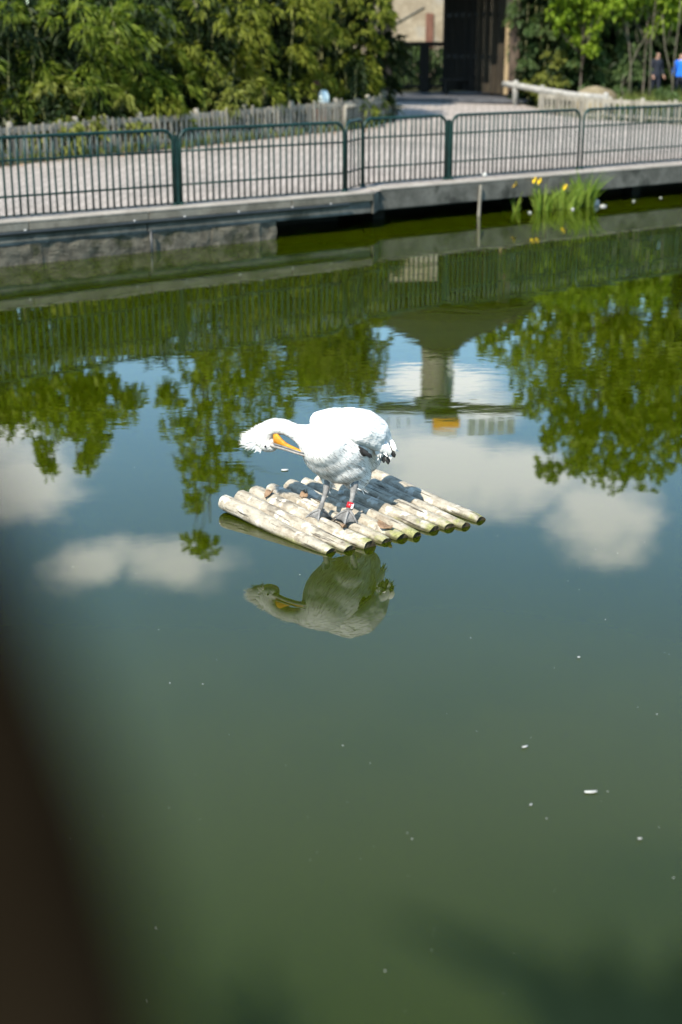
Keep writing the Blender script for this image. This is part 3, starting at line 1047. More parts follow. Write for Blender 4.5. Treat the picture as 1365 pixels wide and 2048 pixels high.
HEDGE = [(-120, 2.2, 5.0, 1.8, 'bamboo_leaf', 0.26, 0.036, 380, 'dark bamboo clump at the left edge of the picture'),
         (20, 2.6, 5.0, 1.7, 'bamboo_leaf', 0.26, 0.036, 400, 'dark open bamboo clump standing left of the bright drooping bamboo'),
         (150, 2.0, 5.2, 1.6, 'bamboo_leaf', 0.25, 0.038, 1000, 'bamboo with long bright drooping leaves left of the centre of the hedge'),
         (285, 2.0, 4.6, 1.6, 'bamboo_leaf', 0.23, 0.040, 1000, 'dense green bamboo above the left railing panels\' shared post'),
         (420, 2.2, 4.7, 1.7, 'bamboo_leaf_yellow', 0.22, 0.042, 1000, 'olive green bamboo with a grey twig patch, mid hedge'),
         (550, 2.0, 5.2, 1.7, 'bamboo_leaf_yellow', 0.20, 0.046, 1000, 'broad leaved yellowish bamboo left of the brown post'),
         (650, 3.0, 5.9, 1.4, 'bamboo_leaf_yellow', 0.19, 0.048, 1000, 'tall yellowish bamboo rising behind the lamp'),
         (722, 2.6, 6.1, 1.05, 'bamboo_leaf_yellow', 0.19, 0.048, 1000, 'broad leaved bamboo at the right end of the hedge beside the pavilion')]
TOPV = [775, 755, 735, 712, 712, 716, 735, 745]
for k, (u, dd, hh, rx, mt, L, W, n, lab) in enumerate(HEDGE):
    p = behind(u, dd)
    d = ray(u, TOPV[k])
    hh = -(d[2] * (p.y / d[1]) + CAM_H) - gz(p.x, p.y)
    bamboo(lab, p, hh, rx, 1.4, int(n * 1.15), mt, L, W, k * 3.7)
# second rank, darker, to close the hedge
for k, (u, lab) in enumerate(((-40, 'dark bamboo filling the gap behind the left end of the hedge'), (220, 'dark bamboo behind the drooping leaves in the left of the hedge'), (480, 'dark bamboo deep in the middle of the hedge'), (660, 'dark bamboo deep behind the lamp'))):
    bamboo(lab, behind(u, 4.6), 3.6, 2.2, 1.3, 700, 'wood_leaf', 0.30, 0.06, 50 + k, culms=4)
# low bright shrubs at the foot of the hedge
LOW = [(115, 0.8, 1.45, 0.85, 'yellow_shrub_leaf', 'low light green shrub at the hedge foot, leftmost of the low ones'),
       (215, 0.7, 1.35, 0.9, 'yellow_shrub_leaf', 'low pale green bushy shrub hanging over the picket fence'),
       (320, 0.8, 1.25, 0.9, 'bamboo_leaf_yellow', 'low green shrub over the picket fence beside the railing post'),
       (465, 0.8, 1.4, 0.75, 'yellow_shrub_leaf', 'small light shrub over the picket fence in the middle of the hedge'),
       (715, 0.9, 1.9, 0.7, 'bamboo_leaf_yellow', 'rounded shrub at the hedge end above the curved hand rail')]
for k, (u, dd, hh, rx, mt, lab) in enumerate(LOW):
    bamboo(lab, behind(u, dd), hh, rx, 0.7, 330, mt, 0.17, 0.045, 80 + k, 'low shrubs at the hedge foot', 4, 'shrub', 0.1)


def tree(name, label, base, H, trunk_r, crown, nclus, mat, L, W, per=7, bark='bark', branches=9, group=None, lean=(0, 0), bottom=0.35, droop=0.3):
    """crown: list of (dx,dy,z,rx,ry,rz)"""
    base = Vector((base[0], base[1], gz(base[0], base[1])))
    root = thing(name, label, 'tree', base, 0, group)
    top = Vector((lean[0], lean[1], H * 0.86))
    pts = [Vector((top.x * q * q + random.uniform(-.06, .06) * H * 0.05, top.y * q * q, top.z * q)) for q in np.linspace(0, 1, 8)]
    m = MB()
    m.tube(pts, [trunk_r * (1.15 - 0.97 * q ** 0.8) for q in np.linspace(0, 1, 8)], 9)
    for k in range(branches):
        c = crown[k % len(crown)]
        q = random.uniform(bottom, 0.9)
        s = pts[0].lerp(pts[-1], 0)
        i = min(6, int(q * 7))
        s = pts[i].lerp(pts[i + 1], q * 7 - i)
        a = random.uniform(0, 6.28)
        e = Vector((c[0] + math.cos(a) * c[3] * 0.75, c[1] + math.sin(a) * c[4] * 0.75, max(c[2] + random.uniform(-.4, .6) * c[5], s.z + 0.3)))
        mid = s.lerp(e, 0.5) + Vector((random.uniform(-.1, .1), random.uniform(-.1, .1), -0.05)) * (e - s).length
        r0 = trunk_r * 0.42 * (1.1 - q)
        m.tube([s, mid, e], [r0 + .012, r0 * 0.6 + .008, 0.006], 6)
    m.build('trunk', bark, root, True)
    parts = []
    tot = sum(c[3] * c[4] * c[5] for c in crown)
    for k, c in enumerate(crown):
        n = max(20, int(nclus * c[3] * c[4] * c[5] / tot))
        P, d = blob_shell(n, c[3:6], 0.25, 0.35, 1.6, k + len(label))
        P = P + np.array(c[:3])
        D = d + np.array([0, 0, -0.25])
        parts.append(cluster_leaves(P, D, per, L, W, 1.3, droop))
    V, Fq = merge(parts)
    inst('crown', np_mesh('crown', V, Fq, mat), root)
    return root


def reflp(u, v, Y):
    d = ray(u, v)
    p = d * (Y / d[1]) + np.array([0, 0, CAM_H])
    return p[0], -p[2]


# the big tree on the right: outline known from its mirror image
BY = 57.0
bx, _ = reflp(1425, 900, BY)
crown = []
for u, v, r in ((1210, 900, 1.5), (1130, 880, 1.1), (1300, 880, 1.5), (1180, 800, 1.7), (1290, 780, 1.7), (1090, 820, 0.9), (1070, 740, 1.1), (1180, 700, 1.7), (1300, 690, 1.7), (1010, 690, 0.9), (1090, 655, 1.2), (1400, 800, 2.2), (1405, 690, 2.0), (975, 672, .55), (1290, 955, 0.75), (1215, 962, 0.6), (1140, 945, 0.5), (1095, 950, .35), (1200, 630, 1.4)):
    x, z = reflp(u, v, BY)
    r *= 1.14
    crown.append((x - bx, random.uniform(-.8, .8), z - 1.3, r, r * 0.9, r * 0.8))
tree('maple_tree', 'big leafy maple at the right, its crown mirrored in the pond', (bx, BY), 13.0, 0.16, crown, 3500, 'tree_leaf', 0.27, 0.20, 6, 'bark', 26, bottom=0.3)
# slender open tree left of the pelican's mirror image
OY = 44.0
ox, _ = reflp(418, 900, OY)
crown = []
for u, v, r in ((415, 1085, .32), (385, 1090, .35), (385, 1020, .3), (405, 965, .6), (470, 960, .5), (380, 940, .4), (440, 920, .7), (390, 890, .6), (480, 880, .6), (350, 860, .5), (420, 840, .7), (500, 830, .7), (345, 800, .4), (440, 780, .8), (390, 745, .6), (520, 770, .8), (580, 760, .7), (560, 830, .45), (335, 790, .25), (460, 725, 1.0), (610, 730, .8)):
    x, z = reflp(u, v, OY)
    crown.append((x - ox, random.uniform(-.5, .5), z - 1.3, r, r, r * 0.75))
tree('ash_tree', 'slender open crowned tree rising behind the bamboo, mirrored beside the raft', (ox, OY), 12.0, 0.10, crown, 720, 'tree_leaf', 0.24, 0.13, 6, 'bark', 24, bottom=0.3)
# ragged tree tops at the far left
LY = 40.0
lx, _ = reflp(150, 850, LY)
crown = []
for u, v, r in ((60, 790, .9), (140, 800, 1.0), (210, 800, .9), (250, 790, .5), (40, 830, .7), (180, 850, .4), (150, 870, .22), (205, 880, .2), (185, 900, .16), (90, 940, .2), (165, 930, .2), (-40, 800, 1.0), (120, 840, .5), (85, 900, .22)):
    x, z = reflp(u, v, LY)
    crown.append((x - lx, random.uniform(-.4, .4), z - 1.2, r, r, r * 0.8))
tree('young_tree', 'ragged topped young tree over the left of the hedge, mirrored at the left', (lx, LY), 8.0, 0.08, crown, 700, 'tree_leaf', 0.26, 0.12, 6, 'bark', 14, bottom=0.4)
WY = 46.0
wx, _ = reflp(690, 780, WY)
crown = []
for u, v, r in ((650, 760, .8), (700, 750, .9), (725, 770, .55), (735, 720, .7), (690, 790, .4), (640, 720, 1.0), (735, 800, .25)):
    x, z = reflp(u, v, WY)
    crown.append((x - wx, random.uniform(-.4, .4), z - 1.3, r, r, r * 0.9))
tree('willow_tree', 'yellow green tree behind the hedge beside the pavilion roof, mirrored above the pelican', (wx, WY), 7.5, 0.08, crown, 800, 'yellow_shrub_leaf', 0.22, 0.06, 7, 'bark', 12, bottom=0.4)

# shrubs and saplings on the right, seen directly
def rt_shrub(label, u, v_base, Y, H, rx, n, mat, L, W, seed, name='shrub', culms=7):
    p = aty(u, v_base, Y)
    return bamboo(label, p, H, rx, rx * 0.8, n, mat, L, W, seed, 'shrubs on the right bank', culms, name, 0.05)


rt_shrub('dark green small leaved shrub beside the pavilion post', 1078, 190, 51.9, 4.4, 0.95, 1700, 'shrub_leaf', 0.15, 0.065, 101)
rt_shrub('yellow green bushy shrub above the log rail', 1108, 190, 51.0, 1.75, 0.62, 600, 'yellow_shrub_leaf', 0.11, 0.035, 102)
rt_shrub('low yellowish plant under the log rail', 1058, 210, 50.9, 0.75, 0.4, 200, 'yellow_shrub_leaf', 0.12, 0.04, 103, culms=3)
rt_shrub('mid green shrub behind the tan boulder', 1165, 200, 51.2, 3.4, 0.75, 1000, 'shrub_leaf', 0.16, 0.07, 104)
rt_shrub('pale grey green shrub leaning on the small leaved shrub', 1040, 175, 51.2, 3.6, 0.42, 400, 'shrub_leaf', 0.13, 0.05, 105, culms=3)


rt_shrub('loose green shrub just right of the boulder, around the forked stems', 1262, 195, 51.2, 2.4, 0.5, 700, 'shrub_leaf', 0.17, 0.07, 106, culms=4)
rt_shrub('low leafy green shrub at the foot of the curved stem at the right', 1332, 195, 48.9, 0.7, 0.35, 220, 'shrub_leaf', 0.17, 0.07, 107, culms=4)


def sapling(label, u, Y, H, blobs, mat, seed, n=320, L=0.17, W=0.13):
    p = aty(u, 200, Y)
    g0 = gz(p.x, p.y)
    crown = []
    for uu, vv, r in blobs:
        q = aty(uu, vv, Y)
        crown.append((q.x - p.x, random.uniform(-.3, .3), q.z - g0, r, r, r * 0.7))
    return tree('sapling', label, (p.x, p.y), H, 0.032, crown, n, mat, L, W, 6, 'bark', 10, 'saplings on the right bank', bottom=0.3, droop=0.4)


sapling('lime green maple sapling with bright leaves above the boulder', 1160, 50.2, 4.2, [(1170, 10, .75), (1120, 25, .4), (1215, 12, .5), (1125, 50, .35), (1180, 55, .4), (1150, 75, .35), (1185, 95, .28), (1130, -25, .7), (1200, -30, .8)], 'lime_leaf', 1, 520)
sapling('lime green maple sapling between the bare stems at the far right', 1285, 50.6, 4.2, [(1290, 12, .45), (1335, 30, .5), (1250, 22, .35), (1350, 5, .5), (1310, 55, .3), (1270, -25, .6), (1340, -30, .7)], 'lime_leaf', 2, 330)
# bare stems
for k, (u0, v0, u1, v1, Y) in enumerate(((1300, 165, 1312, 0, 50.2), (1262, 130, 1250, 0, 50.4), (1262, 130, 1300, 60, 50.4), (1345, 160, 1325, 30, 50.0), (1250, 200, 1248, 150, 49.5), (1160, 170, 1140, 60, 51.0), (1350, 110, 1362, 0, 50.0))):
    a, b = aty(u0, v0, Y), aty(u1, v1, Y)
    gb = Vector((a.x + random.uniform(-.1, .1), a.y, gz(a.x, a.y)))
    labs = ['upright grey stem in front of the dark clad person', 'left stem of the forked bare pair', 'right leaning stem of the forked bare pair', 'curved bare stem beside the person in blue', 'short thin dry stalk right of the boulder', 'slanting bare stem in the shrub left of the boulder', 'thin stem at the right edge above the person in blue']
    st = thing('bare_stem', labs[k], 'stem', gb, 0, 'bare stems on the right bank')
    mid = a.lerp(b, 0.5) + Vector((random.uniform(-.15, .15), 0, 0))
    MB().tube([gb, a, mid, b], [0.024, 0.022, 0.018, 0.010], 6).build('stem', 'pale_bark', st, True, world=True)
    tw_ = [mid, mid.lerp(b, .5) + Vector((random.choice((-1, 1)) * 0.3, 0, 0.25))]
    MB().tube(tw_, [0.012, 0.004], 5).build('twig', 'pale_bark', st, True, world=True)

# grass at the foot of the right bank: one mass
def grass(name, label, pts_fn, n, h, mat='grass_leaf'):
    P = np.array([pts_fn() for _ in range(n)])
    D = rng.normal(size=(n, 3)) * 0.33 + np.array([0, 0, 1.0])
    V, Fq = leaves(P, D, h * rng.uniform(.5, 1.2, n), 0.03, 0.2, 0.15)
    o = bpy.data.objects.new(name, np_mesh(name, V, Fq, mat))
    COL.objects.link(o)
    return tag(o, label, 'grass', kind='stuff')


def g_right():
    u = random.uniform(1235, 1440)
    p = atg(u, random.uniform(205, 243))
    return (p.x, p.y, p.z - 0.02)


grass('grass', 'tall light green grass behind the right picket fence', g_right, 5200, 0.75)


def g_left():
    a = random.uniform(0, len(fence_line) - 1.001)
    k = int(a)
    p = fence_line[k].lerp(fence_line[k + 1], a - k) + Vector((NB[0], NB[1], 0)) * random.uniform(-0.25, 0.9)
    return (p.x, p.y, gz(p.x, p.y) - 0.01)


grass('ground_cover', 'light green weeds along the foot of the left picket fence', g_left, 2600, 0.38)
# fallen leaves along the bed
P = []
for _ in range(420):
    x, y, z = g_left()
    q = np.array([x, y]) - NB * random.uniform(0.05, 0.55)
    P.append((q[0], q[1], gz(*q) + 0.012))
V, Fq = leaves(np.array(P), rng.normal(size=(420, 3)) * np.array([1, 1, .12]), 0.10, 0.07, 0.1, 0.0)
fl = bpy.data.objects.new('fallen_leaves', np_mesh('fallen_leaves', V, Fq, 'dead_leaf'))
COL.objects.link(fl)
tag(fl, 'brown fallen leaves lying along the left fence foot', 'leaves', kind='stuff')

# far woodland, one dark mass behind everything
P, D = [], []
N = 15000
az = rng.uniform(R(-32), R(34), N)
rr = rng.uniform(74, 92, N)
hgt = 1.2 + 7.2 * rng.uniform(0, 1, N) * (0.8 + 0.2 * np.sin(az * 37) * np.sin(az * 13 + 1))
P = np.stack([np.sin(az) * rr, np.cos(az) * rr, hgt], 1)
V, Fq = leaves(P, rng.normal(size=(N, 3)) + np.array([0, -.4, -.3]), rng.uniform(.6, 1.3, N), rng.uniform(.45, .8, N))
wd = bpy.data.objects.new('woodland', np_mesh('woodland', V, Fq, 'wood_leaf'))
COL.objects.link(wd)
tag(wd, 'dark distant woodland behind the hedge and pavilion', 'woodland', kind='stuff')
# dark evergreen thicket right behind the saplings
for k, (u, Y, H, r, lab) in enumerate(((1120, 56.5, 5.2, 1.7, 'dark evergreen behind the small leaved shrub'), (1215, 55.5, 5.0, 1.6, 'dark evergreen behind the boulder'), (1300, 57.5, 5.2, 1.7, 'dark evergreen behind the dark clad person'), (1390, 56.5, 5.2, 1.8, 'dark evergreen at the right edge of the picture'))):
    p = aty(u, 150, Y)
    bamboo(lab, p, H, r, 1.2, 1300, 'wood_leaf', 0.26, 0.09, 120 + k, 'dark evergreens on the right bank', 3, 'evergreen_shrub', 0.02)

# boulder
bp = atg(1205, 222)
bo = thing('boulder', 'smooth tan boulder behind the right picket fence', 'boulder', (bp.x, bp.y + 0.8, gz(bp.x, bp.y)))
bm = bmesh.new()
bmesh.ops.create_icosphere(bm, subdivisions=4, radius=1)
for vv in bm.verts:
    q = vv.co.copy()
    k = 1 + 0.14 * mnoise.noise(q * 1.6) + 0.05 * mnoise.noise(q * 5)
    vv.co = Vector((q.x * 0.80 * k, q.y * 0.6 * k, max(-0.1, q.z * 0.85 * k)))
    if vv.co.z > 0.4:
        vv.co.z = 0.4 + (vv.co.z - 0.4) * 0.55
    vv.co.z *= 1.15 - 0.22 * q.x
m = MB()
bm.verts.index_update()
m.add([vv.co for vv in bm.verts], [[x.index for x in f.verts] for f in bm.faces])
bm.free()
m.build('stone', 'boulder', bo, True)

for k, (u, lab) in enumerate(((800, 'bush in front of the stone house, left of the pavilion balustrade post'), (848, 'bush in front of the stone house, behind the balustrade post'), (893, 'bush in front of the stone house, right of its door'))):
    bamboo(lab, aty(u, 100, 61.5), 1.75, 0.8, 0.6, 300, 'shrub_leaf', 0.2, 0.07, 140 + k, 'bushes before the stone house', 3, 'shrub', 0.05)

# ------------------------------------------------------------------ people half hidden behind the stems


def person(label, u, v_feet, top_mat, leg_mat, turn):
    p = atg(u, v_feet)
    root = thing('person', label, 'person', p, turn)
    J = {'pelvis': (0, 0, .95), 'waist': (0, 0, 1.10), 'chest': (0, -.01, 1.32), 'neckb': (0, 0, 1.46), 'neck': (0, 0, 1.52), 'head': (0, -.02, 1.62), 'crown': (0, -.01, 1.72)}
    E = [('pelvis', 'waist'), ('waist', 'chest'), ('chest', 'neckb'), ('neckb', 'neck'), ('neck', 'head'), ('head', 'crown')]
    RR = {'pelvis': (.165, .12), 'waist': (.15, .11), 'chest': (.18, .125), 'neckb': (.10, .08), 'neck': (.055, .055), 'head': (.085, .10), 'crown': (.06, .07)}
    for s, n in ((-1, 'l'), (1, 'r')):
        for k, c, r in (('sh', (.19 * s, 0, 1.42), .062), ('el', (.25 * s, .02, 1.13), .047), ('wr', (.24 * s, -.12, .92), .03), ('hd', (.235 * s, -.17, .86), .033),
                        ('hip', (.10 * s, 0, .88), .10), ('kn', (.11 * s, -.03 * s, .50), .065), ('an', (.11 * s, .03 - .05 * s, .09), .045), ('toe', (.12 * s, -.13 - .05 * s, .04), .04)):
            J[k + n] = c
            RR[k + n] = (r, r)
        E += [('neckb', 'sh' + n), ('sh' + n, 'el' + n), ('el' + n, 'wr' + n), ('wr' + n, 'hd' + n), ('pelvis', 'hip' + n), ('hip' + n, 'kn' + n), ('kn' + n, 'an' + n), ('an' + n, 'toe' + n)]
    names = list(J)
    me = bpy.data.meshes.new('body')
    me.from_pydata([J[k] for k in names], [(names.index(a), names.index(b)) for a, b in E], [])
    o = bpy.data.objects.new('body', me)
    COL.objects.link(o)
    md = o.modifiers.new('skin', 'SKIN')
    sk = me.skin_vertices[0].data
    for k, nme in enumerate(names):
        sk[k].radius = RR[nme]
        sk[k].use_root = nme == 'pelvis'
    ss = o.modifiers.new('sub', 'SUBSURF')
    ss.levels = ss.render_levels = 2
    dg = bpy.context.evaluated_depsgraph_get()
    em = bpy.data.meshes.new_from_object(o.evaluated_get(dg))
    bpy.data.objects.remove(o)
    for mm in (top_mat, leg_mat, 'skin', 'hair'):
        em.materials.append(MATS[mm])
    for f in em.polygons:
        f.use_smooth = True
        c = f.center
        if c.z > 1.49:
            f.material_index = 3 if (c.z > 1.66 or c.y > 0.03) else 2
        elif abs(c.x) > .17 and c.z < .93 and c.y < -.1:
            f.material_index = 2
        elif c.z < 0.93 and abs(c.x) < .2:
            f.material_index = 1
        else:
            f.material_index = 0
    body = inst('body', em, root)
    for s in (-1, 1):
        hx = Vector((.235 * s, -.17, .86))
        m = MB()
        for k in range(4):
            b0 = hx + Vector((.012 * s, (k - 1.5) * .018, -.015))
            m.tube([b0, b0 + Vector((.004 * s, -.012, -.035)), b0 + Vector((-.012 * s, -.016, -.062 + .006 * abs(k - 1.5)))], [.0095, .009, .006], 6)
        m.tube([hx + Vector((-.01 * s, -.02, 0)), hx + Vector((-.025 * s, -.045, -.02)), hx + Vector((-.03 * s, -.05, -.045))], [.011, .010, .007], 6)
        m.build('hand', 'skin', root, True)
    m = MB()
    m.tube([(0, -.118, 1.635), (0, -.135, 1.60)], [.010, .016], 6)
    m.build('nose', 'skin', root, True)
    return root


person('person in dark clothes standing behind the bare stems at the right', 1309, 203, 'navy_cloth', 'navy_cloth', R(25))
person('person in a bright blue top cut off by the right picture edge', 1357, 206, 'blue_cloth', 'navy_cloth', R(-20))

# ------------------------------------------------------------------ irises, stake, stones and floating bits at the far edge


def iris(label, u, v, n, H, spread, flowers, seed):
    p = atz(u, v, 0)
    root = thing('iris', label, 'iris', p, 0, 'yellow irises at the pond edge')
    a = rng.uniform(0, 2 * np.pi, n)
    r = np.sqrt(rng.uniform(0, 1, n)) * spread
    V, Fq, o = [], [], 0
    for k in range(n):
        b = np.array([math.cos(a[k]) * r[k], math.sin(a[k]) * r[k] * 0.5, -0.05])
        h_ = H * random.uniform(0.32, 1.05) * (1 - 0.25 * r[k] / spread)
        out = np.array([math.cos(a[k]) * .38 + random.uniform(-.15, .30), math.sin(a[k]) * .15, 0])
        w = random.uniform(0.014, 0.024)
        sd = unit(np.array([[math.cos(a[k] * 3), math.sin(a[k] * 3), 0]]))[0] * w
        seg = 5
        for j in range(seg):
            q = j / (seg - 1)
            c = b + np.array([0, 0, h_ * (q - 0.12 * q * q)]) + out * h_ * q * q
            ww = (1 - q ** 2.2) + 0.03
            V += [c - sd * ww, c + sd * ww]
        for j in range(seg - 1):
            i = o + j * 2
            Fq.append((i, i + 1, i + 3, i + 2))
        o += seg * 2
    me = np_mesh('leaf_blades', np.array(V), np.array(Fq), 'iris_leaf')
    inst('leaf_blades', me, root)
    for fu, fv in flowers:
        q = aty(fu, fv, p.y - 0.05) - p
        st = MB().tube([(q.x * 0.8, 0, -0.05), (q.x * 0.9, 0, q.z * 0.5), (q.x, q.y, q.z)], [0.013, 0.011, 0.009], 6).build('flower_stem', 'iris_leaf', root, True)
        fl = MB().lathe([(0.012, -0.03), (0.02, 0.0), (0.012, 0.02)], q, 8).build('flower', 'petal_yellow', root, True)
        for k in range(6):
            an = k * math.pi / 3
            dv = Vector((math.cos(an), math.sin(an), 0))
            up = 1 if k % 2 else -0.55
            b0 = q
            mid = q + dv * 0.045 + Vector((0, 0, 0.045 if up > 0 else 0.02))
            tip = q + dv * (0.045 if up > 0 else 0.085) + Vector((0, 0, 0.085 * up))
            sd = Vector((-dv.y, dv.x, 0)) * (0.022 if up > 0 else 0.032)
            MB().add([b0, mid - sd, tip, mid + sd, q + dv * 0.02 + Vector((0, 0, .012))], [(0, 1, 4), (1, 2, 4), (2, 3, 4), (3, 0, 4)]).build('petal', 'petal_yellow', fl, True)
    return root


iris('lone yellow iris stem standing left of the other irises', 1032, 423, 16, 0.62, 0.07, [(1030, 370)], 1)
iris('iris tuft with two yellow flowers beside the lone stem', 1085, 421, 60, 0.82, 0.17, [(1070, 362), (1080, 364)], 2)
iris('wide iris clump with one low yellow flower and long leaves', 1130, 417, 120, 0.84, 0.28, [(1131, 376)], 3)
iris('tall leaning iris clump beside the grey stones', 1168, 413, 120, 1.08, 0.22, [], 4)
sp = atz(958, 432, 0)
spt = aty(962, 370, atz(958, 432, 0).y + 0.05)
stk = thing('wooden_stake', 'thin pale wooden stake standing in the water against the edge beam', 'stake', (sp.x, sp.y, 0))
MB().tube([(sp.x, sp.y, -0.5), (sp.x, sp.y, 0.05), spt], [0.034, 0.034, 0.032], 7).build('shaft', 'grey_wood', stk, world=True)


def rock(name, label, p, size, mat, group=None, seed=0, cat='stone'):
    bm = bmesh.new()
    bmesh.ops.create_icosphere(bm, subdivisions=3, radius=1)
    for vv in bm.verts:
        k = 1 + 0.25 * mnoise.noise(vv.co * 1.5 + Vector((seed * 3.1, 0, 0))) + 0.06 * mnoise.noise(vv.co * 6)
        vv.co = Vector((vv.co.x * size[0] * k, vv.co.y * size[1] * k, vv.co.z * size[2] * k))
    me = bpy.data.meshes.new(name)
    bm.to_mesh(me)
    bm.free()
    me.materials.append(MATS[mat])
    me.polygons.foreach_set('use_smooth', [True] * len(me.polygons))
    o = bpy.data.objects.new(name, me)
    o.location = p
    COL.objects.link(o)
    return tag(o, label, cat, group)


rock('pond_stone', 'largest grey stone at the right foot of the irises', atz(1186, 408, 0.03), (0.16, 0.12, 0.12), 'grey_stone', 'stones beside the irises', 1)
rock('pond_stone', 'small dark stone at the outer right of the iris stones', atz(1207, 413, 0.0), (0.08, 0.06, 0.04), 'grey_stone', 'stones beside the irises', 2)
rock('pond_stone', 'low stone between the iris leaves and the larger stone', atz(1160, 412, 0.0), (0.10, 0.07, 0.05), 'grey_stone', 'stones beside the irises', 3)
for k, (u, v, s, lab) in enumerate(((1060, 425, 0.036, 'white scrap floating left of the iris clump'), (1146, 418, 0.038, 'white scrap floating at the foot of the wide iris clump'), (1268, 402, 0.030, 'white scrap floating right of the stones, left one of the pair'), (1322, 395, 0.026, 'white scrap floating near the right edge under the beam'))):
    rock('floating_scrap', lab, atz(u, v, 0.012), (s, s * .8, s * .55), 'white_foam', 'white scraps on the far water', 10 + k, 'scrap')
rock('path_litter', 'white scrap lying on the path behind the wooden stake', atz(970, 350, WALL_Z + 0.05), (0.05, 0.05, 0.05), 'white_foam', None, 20, 'scrap')

# ------------------------------------------------------------------ the raft
t = NT('raft_log')
co = t.coord('Object', (1, 1, 1))
sep = t.new('SeparateXYZ')
t.l.new(co, sep.inputs[0])
oi = t.new('ObjectInfo')
ofs = t.new('CombineXYZ')
t.l.new(t.math('MULTIPLY', oi.outputs['Random'], 37.0), ofs.inputs[0])
vadd = t.new('VectorMath')
vadd.operation = 'ADD'
t.l.new(co, vadd.inputs[0])
t.l.new(ofs.outputs[0], vadd.inputs[1])
lc = vadd.outputs[0]
st = t.new('Mapping')
st.inputs['Scale'].default_value = (0.35, 1, 1)
t.l.new(lc, st.inputs[0])
grain = t.noise(st.outputs[0], 28, 5, 0.65)
patch = t.noise(lc, 6.5, 5, 0.65, 0.6)
speck = t.noise(lc, 55, 4, 0.7)
wood = t.ramp(grain, [(0.25, (0.13, 0.108, 0.075)), (0.45, (0.30, 0.265, 0.205)), (0.78, (0.42, 0.38, 0.305))])
wood = t.mix(t.rmap(patch, 0.50, 0.66, 0, 0.6), wood, (0.19, 0.15, 0.105))
wood = t.mix(t.rmap(t.noise(lc, 3.1, 4, 0.6), 0.54, 0.66, 0, 0.7), wood, (0.10, 0.085, 0.065))
wood = t.mix(t.rmap(speck, 0.60, 0.68, 0, 0.8), wood, (0.12, 0.10, 0.08))
wood = t.mix(t.rmap(t.noise(lc, 9, 3, 0.6), 0.55, 0.65, 0, 0.75), wood, (0.54, 0.50, 0.43))
st2 = t.new('Mapping')
st2.inputs['Scale'].default_value = (0.045, 1, 1)
t.l.new(lc, st2.inputs[0])
crack = t.noise(st2.outputs[0], 34, 4, 0.6, 0.3)
wood = t.mix(t.rmap(crack, 0.60, 0.66, 0, 0.85), wood, (0.05, 0.04, 0.03))
knot = t.new('TexVoronoi')
t.l.new(lc, knot.inputs['Vector'])
knot.inputs['Scale'].default_value = 5.5
wood = t.mix(t.rmap(knot.outputs['Distance'], 0.05, 0.13, 0.8, 0.0), wood, (0.07, 0.05, 0.035))
# algae where the wood is often wet: the low flanks and the sinking ends
geo = t.new('NewGeometry')
gp = t.new('SeparateXYZ')
t.l.new(geo.outputs['Position'], gp.inputs[0])
wet = t.math('ADD', t.math('MULTIPLY', t.math('SUBTRACT', 0.018, gp.outputs['Z']), 14.0), t.math('MULTIPLY', t.math('SUBTRACT', patch, 0.5), 1.6))
wet2 = t.math('ADD', t.rmap(sep.outputs['X'], 0.28, 0.80, -0.75, 0.55, False), t.math('MULTIPLY', t.math('SUBTRACT', t.noise(lc, 12, 4, 0.6), 0.5), 2.4))
alg = t.math('MAXIMUM', t.rmap(wet, -0.1, 0.5, 0, 0.9), t.rmap(wet2, -0.2, 0.4, 0, 0.8))
wood = t.mix(alg, wood, t.mix(t.rmap(speck, 0.4, 0.6), (0.13, 0.145, 0.030), (0.27, 0.265, 0.095)))
slime = t.rmap(t.math('ADD', gp.outputs['Z'], t.math('MULTIPLY', t.math('SUBTRACT', patch, 0.5), 0.05)), 0.005, 0.030, 0.9, 0.0)
wood = t.mix(slime, wood, (0.035, 0.032, 0.012))
t.put(t.p.inputs['Base Color'], wood)
t.bump(t.math('ADD', t.math('ADD', t.math('MULTIPLY', grain, 0.5), t.math('MULTIPLY', speck, 0.4)), t.math('SUBTRACT', patch, t.math('MULTIPLY', t.rmap(crack, 0.58, 0.68), 0.8))), 0.9, 0.014)
t.done('raft_log', 0.85, 0.2)
rough_mat('log_end', (0.030, 0.024, 0.014), (0.10, 0.08, 0.045), 22, 0.7, 0.8, 0.01)

